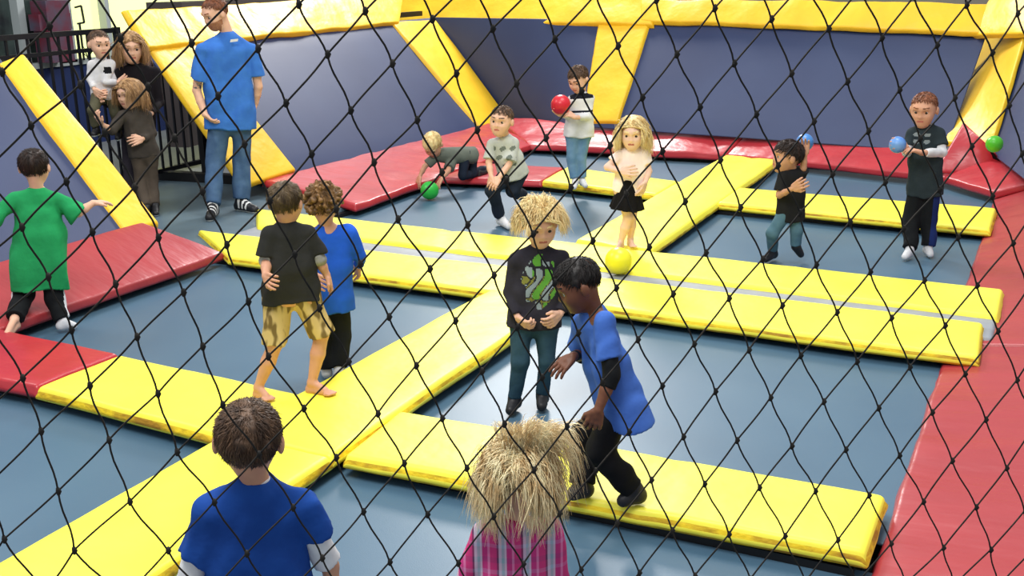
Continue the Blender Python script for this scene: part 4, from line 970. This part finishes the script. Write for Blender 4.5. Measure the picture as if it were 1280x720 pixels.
# boy throwing
p = Person((978, 326), BED, 'boy in a black T-shirt and jeans raising a blue ball behind his head', u=.98, hs=.255, yaw=-70, pitch=-6, skin='olive', hair='dark')
p.joints(H=(984, 196, -.02), N=(990, 212, 0), Sa=(979, 218, -.06), Sb=(1000, 219, .05), Ea=(974, 244, -.10), Wa=(990, 236, -.22), Fa=(1001, 230, -.24), Eb=(1004, 210, .02), Wb=(1006, 194, .02), Fb=(1005, 181, .03),
         Ha=(982, 266, 0), Hb=(994, 266, .03), Ka=(966, 292, -.08), Kb=(996, 288, .02), Aa=('g', 966, 314, .07), Ta=('g', 957, 324, .03), Ab=('g', 995, 308, .12), Tb=('g', 1001, 318, .05))
p.head(); p.body(hands={'a': dict(curl=.5), 'b': dict(curl=.35, palm=-p.h)})
p.shirt(fb('black_cotton', (34, 34, 36)), sleeve=.8, hem=.06, loose=1.02, sl_loose=1.25); p.pants(fb('grey_blue_denim', (72, 104, 120), (96, 130, 144)), 1.93, 1.05, name='jeans')
p.shoe([M['black_leather'], M['black_leather']]); p.hair_short(HAIR['dark'], .05, line=(.08, .5), noise=.006, back=-.36); thr = p

# boy at right
p = Person((1147, 316), BED, 'boy in a dark T-shirt over white sleeves holding a blue ball at his side', u=1.12, hs=.265, yaw=-12, pitch=10, skin='tan', hair='ginger')
p.joints(H=(1155, 137, -.03), N=(1157, 157, 0), Sa=(1141, 168, -.01), Sb=(1173, 167, .01), Ea=(1134, 190, -.04), Wa=(1133, 184, -.20), Fa=(1124, 180, -.25), Eb=(1177, 191, -.04), Wb=(1152, 191, -.22), Fb=(1136, 186, -.26),
         Ha=(1147, 236, 0), Hb=(1164, 236, 0), Ka=(1140, 275, -.02), Kb=(1161, 275, .0), Aa=('g', 1137, 312, .07), Ta=('g', 1131, 321, .03), Ab=('g', 1160, 309, .07), Tb=('g', 1163, 318, .03))
p.head(); p.body(hands={'a': dict(curl=.5, palm=-p.r), 'b': dict(curl=.45, palm=-p.up-p.r*.2)})
dg = fb('charcoal_green_cotton', (44, 54, 58))
p.shirt(dg, sleeve=.62, hem=.05, loose=1.02, sl_loose=1.25, fmat=lambda c, s_: ((np.sin(((c-s_.N)@s_.r)*80)+np.sin((c@s_.up)*110) > .5) & (abs((c-s_.N)@s_.r+.02) < .08) & (abs((c-s_.N)@s_.up+.10) < .05)).astype(int), mats=[dg, fb('pale_print', (140, 150, 150))])
p.sleeves(wht, .6, 1.8, 1.02)
S = SDF(); S.c(p.N-p.dn*.0, p.N-p.dn*.02, .050*p.u, .046*p.u, k=.004, clips=[(p.N-p.dn*.016, -p.dn)]); v, f = S.mesh(.006); mesh_obj('undershirt_collar', v, f, [wht], p.root)
def blueside(c, s_): return ((c-(s_.j['Kb']))@s_.r > .02).astype(int)
p.pants(blk, 1.95, 1.2, fmat=blueside, mats=[blk, fb('navy_stripe_cloth', (28, 44, 96))], folds=.006); p.shoe([wht, M['white_rubber']], name='sock', r=.85); p.hair_short(HAIR['ginger'], .02, line=(.18, .6), noise=.003); rgt = p

# balls
def glossy(n, c, c2=None): return noisy(newmat(n, c, .35, .5), c2 or c, 4, .6)
def dist(pt): return float(np.dot(pt-CAM, FW))
ball(537, 238, 11.5, 0, glossy('green_rubber', (40, 178, 62)), 'green ball on the blue bed in front of the crouching blond boy', hitz=BED)
ball(1243, 180, 10.5, 9.9, glossy('bright_green_rubber', (74, 176, 34)), 'green ball resting on the red pad in the right back corner')
ball(701, 131, 12.5, dist(redb.J(701, 131, -.2))-.02, glossy('red_rubber', (206, 30, 48)), 'red ball held by the boy in the white shirt')
ball(1006, 178, 11, dist(thr.J(1006, 178, .10)), glossy('blue_rubber', (54, 118, 190), (90, 150, 210)), 'plain blue ball raised behind the head of the throwing boy')
ball(1122, 181, 10.5, dist(rgt.J(1122, 181, -.22)), glossy('marbled_blue_rubber', (40, 112, 200), (150, 190, 226)), 'marbled blue ball held by the boy with white sleeves at right')
ball(773, 326, 17, 8.2, glossy('yellow_rubber', (232, 226, 40)), 'yellow ball flying over the double pads below the girl in the skirt')

# ------------------------------------------------------------------ the safety net
NN = nrm([.633, -.774, 0]); NT = np.array([-NN[1], NN[0], 0.0]); ND = 1.4
KN = {0:{0:(373,5.5),1:(456,14),2:(540,24),3:(615.5,36),4:(693,49),5:(772,57.5),6:(845.5,68),7:(917.5,79.5),8:(989,92),9:(1059,102),10:(1124,112.5),11:(1193,122.5),12:(1261,132)},
-1:{5:(820,0),6:(893,10.5),7:(964,24),8:(1035.5,36),9:(1102,47.5),10:(1171,56.5),11:(1240,66)},
1:{-2:(150,47.5),-1:(239,54),0:(322,61),1:(409,68),2:(490,79.5),3:(570,92),4:(645,104.5),6:(802.5,122),7:(874.5,134),8:(945,143),9:(1017,152),10:(1085,164)},
2:{-2:(100,106),0:(272,120),1:(357,129),2:(438,138),3:(521,150),4:(596,162.5),5:(682,172.5),6:(762,182),7:(827.5,189),8:(900,200),10:(1040,218),11:(1106,228),12:(1174,237),13:(1240,245)},
3:{0:(217.5,172.5),1:(305,180),2:(389,192.5),3:(467,203),6:(713,234.5),7:(782,242.5),8:(856,252),9:(925,259.5),10:(1000,266),11:(1062,277.5),12:(1129,286),13:(1197,297),14:(1266,304)},
4:{-1:(82.5,227),0:(168,234),1:(252.5,239),4:(497,274),5:(584,281),6:(666,292.5),7:(740.5,301),8:(811,309),9:(882,316),10:(953,324),11:(1020,331),12:(1087.5,340),13:(1155,350.5),14:(1221,357)},
5:{-1:(27,284),0:(115,290),1:(197.5,297),2:(283,306),4:(450,330),5:(537,336),6:(617,344),8:(770,360),9:(841,367.5),10:(911,373),11:(977.5,382),12:(1046,390.5),13:(1114,397.5),14:(1181,407),15:(1247,414)},
6:{0:(60,346),1:(144,355),2:(229,365.5),3:(310,377),5:(486,396),6:(569,401),9:(797,424.5),10:(867.5,430),11:(936,437.5),12:(1000.5,444.5),13:(1071,452),14:(1137,459),15:(1206,467.5),16:(1271,475)},
7:{1:(89,412.5),2:(171,421),3:(253,433),4:(335,445.5),5:(435.5,452),6:(520,457),7:(602,464),10:(827.5,482.5),11:(894,489.5),12:(963,497),13:(1029.5,502),14:(1098,510),15:(1165,515.5),16:(1232,524.5)},
8:{1:(28,472.5),2:(112,482),3:(197,492),4:(278,506),5:(379.5,510.5),6:(472,517),7:(552.5,523),8:(630,530),10:(786,540),11:(854,546),12:(921,550.5),13:(989.5,557.5),14:(1057,562),15:(1124,569.5),16:(1190,576),17:(1258,585)},
9:{2:(51,539),3:(136,550),4:(221,565),6:(420,572),7:(505,579),8:(583,585),9:(667,587.5),10:(744,589),11:(814,600),12:(880.5,605),13:(949,609.5),14:(1019,614),15:(1086,619),16:(1154,627),17:(1220,634)},
10:{3:(72.5,614),4:(162,627),6:(366,634.5),7:(454,639.5),8:(534,643),10:(699,642),11:(771,654),12:(840,663),13:(911,668),14:(981,670),15:(1047,675)},
11:{3:(5,674),4:(92.5,688),5:(210,688),7:(402.5,697.5),8:(487,702.5),9:(572.5,704),10:(654,705),11:(726,712),12:(799,716)}}
def backp(x, y):
    d = ray(x, y); t = (-ND-NN@CAM)/(NN@d); P = CAM+t*d; return P@NT, P[2]
kn = []
for r_, row in KN.items():
    for k_, (x, y) in row.items(): kn.append((k_, r_, *backp(x, y)))
kn = np.array(kn)
def basis(k_, r_): return np.array([k_, r_, 1.0, k_*k_, r_*r_, k_*r_])
Xq = np.array([basis(a, b_) for a, b_ in kn[:, :2]]); sol, *_ = np.linalg.lstsq(Xq, kn[:, 2:], rcond=None)
Xl = Xq[:, :3]; soll, *_ = np.linalg.lstsq(Xl, kn[:, 2:], rcond=None)
known = {(int(a), int(b_)): (s_, z_) for a, b_, s_, z_ in kn}
def knot(k_, r_):
    if (k_, r_) in known: s_, z_ = known[(k_, r_)]
    else:
        dd = (kn[:, 0]-k_)**2+(kn[:, 1]-r_)**2; w = np.exp(-dd/4.5)
        far = math.exp(-max(0, math.sqrt(dd.min())-1)/3.0)
        ql = basis(k_, r_)[:3]@soll; qq = basis(k_, r_)@sol; b_ = ql*(1-far)+qq*far
        res = ((kn[:, 2:]-Xq@sol)*w[:, None]).sum(0)/(w.sum()+.3)
        s_, z_ = b_+res*far
    return s_, z_
SMIN, SMAX, ZMIN, ZMAX = -1.1, 2.15, -.24, 2.75
mb_net = MB(); rk = random.Random(7); cnt = 0
def w3(s_, z_, o=0.0): return -NN*ND+NT*s_+np.array([0, 0, z_])+NN*o
inside = lambda q: SMIN <= q[0] <= SMAX and ZMIN <= q[1] <= ZMAX
for r_ in range(-14, 46):
    for k_ in range(-26, 58):
        a = knot(k_, r_)
        if not inside(a): continue
        mb_net.tube([w3(a[0], a[1]+.0052), w3(a[0]+.001, a[1], .001), w3(a[0], a[1]-.0052)], [.0022, .0040, .0022], 6)
        for (dk, dr) in ((0, 1), (1, 1)):
            b_ = knot(k_+dk, r_+dr)
            if not inside(b_): continue
            A_ = w3(*a); B_ = w3(*b_); L_ = B_-A_; bow = rk.uniform(-.0015, .0015); pr = nrm(np.cross(L_, NN)); amp = (.0019 if dk else .0003)*rk.uniform(.7, 1.2)*(1 if dk else -1)
            pts = []
            for i in range(7):
                t = i/6; pts.append(A_+L_*t+pr*(amp*math.sin(2*math.pi*t)+bow*math.sin(math.pi*t)))
            mb_net.tube(pts, .00138, 5, cap=False)
ne = empty('safety_net', tuple(w3(.45, -.25)), 'dark knotted safety net hanging in front of the whole court', 'net')
mb_net.build('netting', M['rope'], ne, smooth=True)
bo = MB()
for q in (((SMIN, ZMIN), (SMAX, ZMIN)), ((SMIN, ZMAX), (SMAX, ZMAX)), ((SMIN, ZMIN), (SMIN, ZMAX)), ((SMAX, ZMIN), (SMAX, ZMAX))): bo.tube([w3(*q[0]), w3(*q[1])], .005, 8)
bo.build('border_rope', M['rope'], ne, smooth=True)
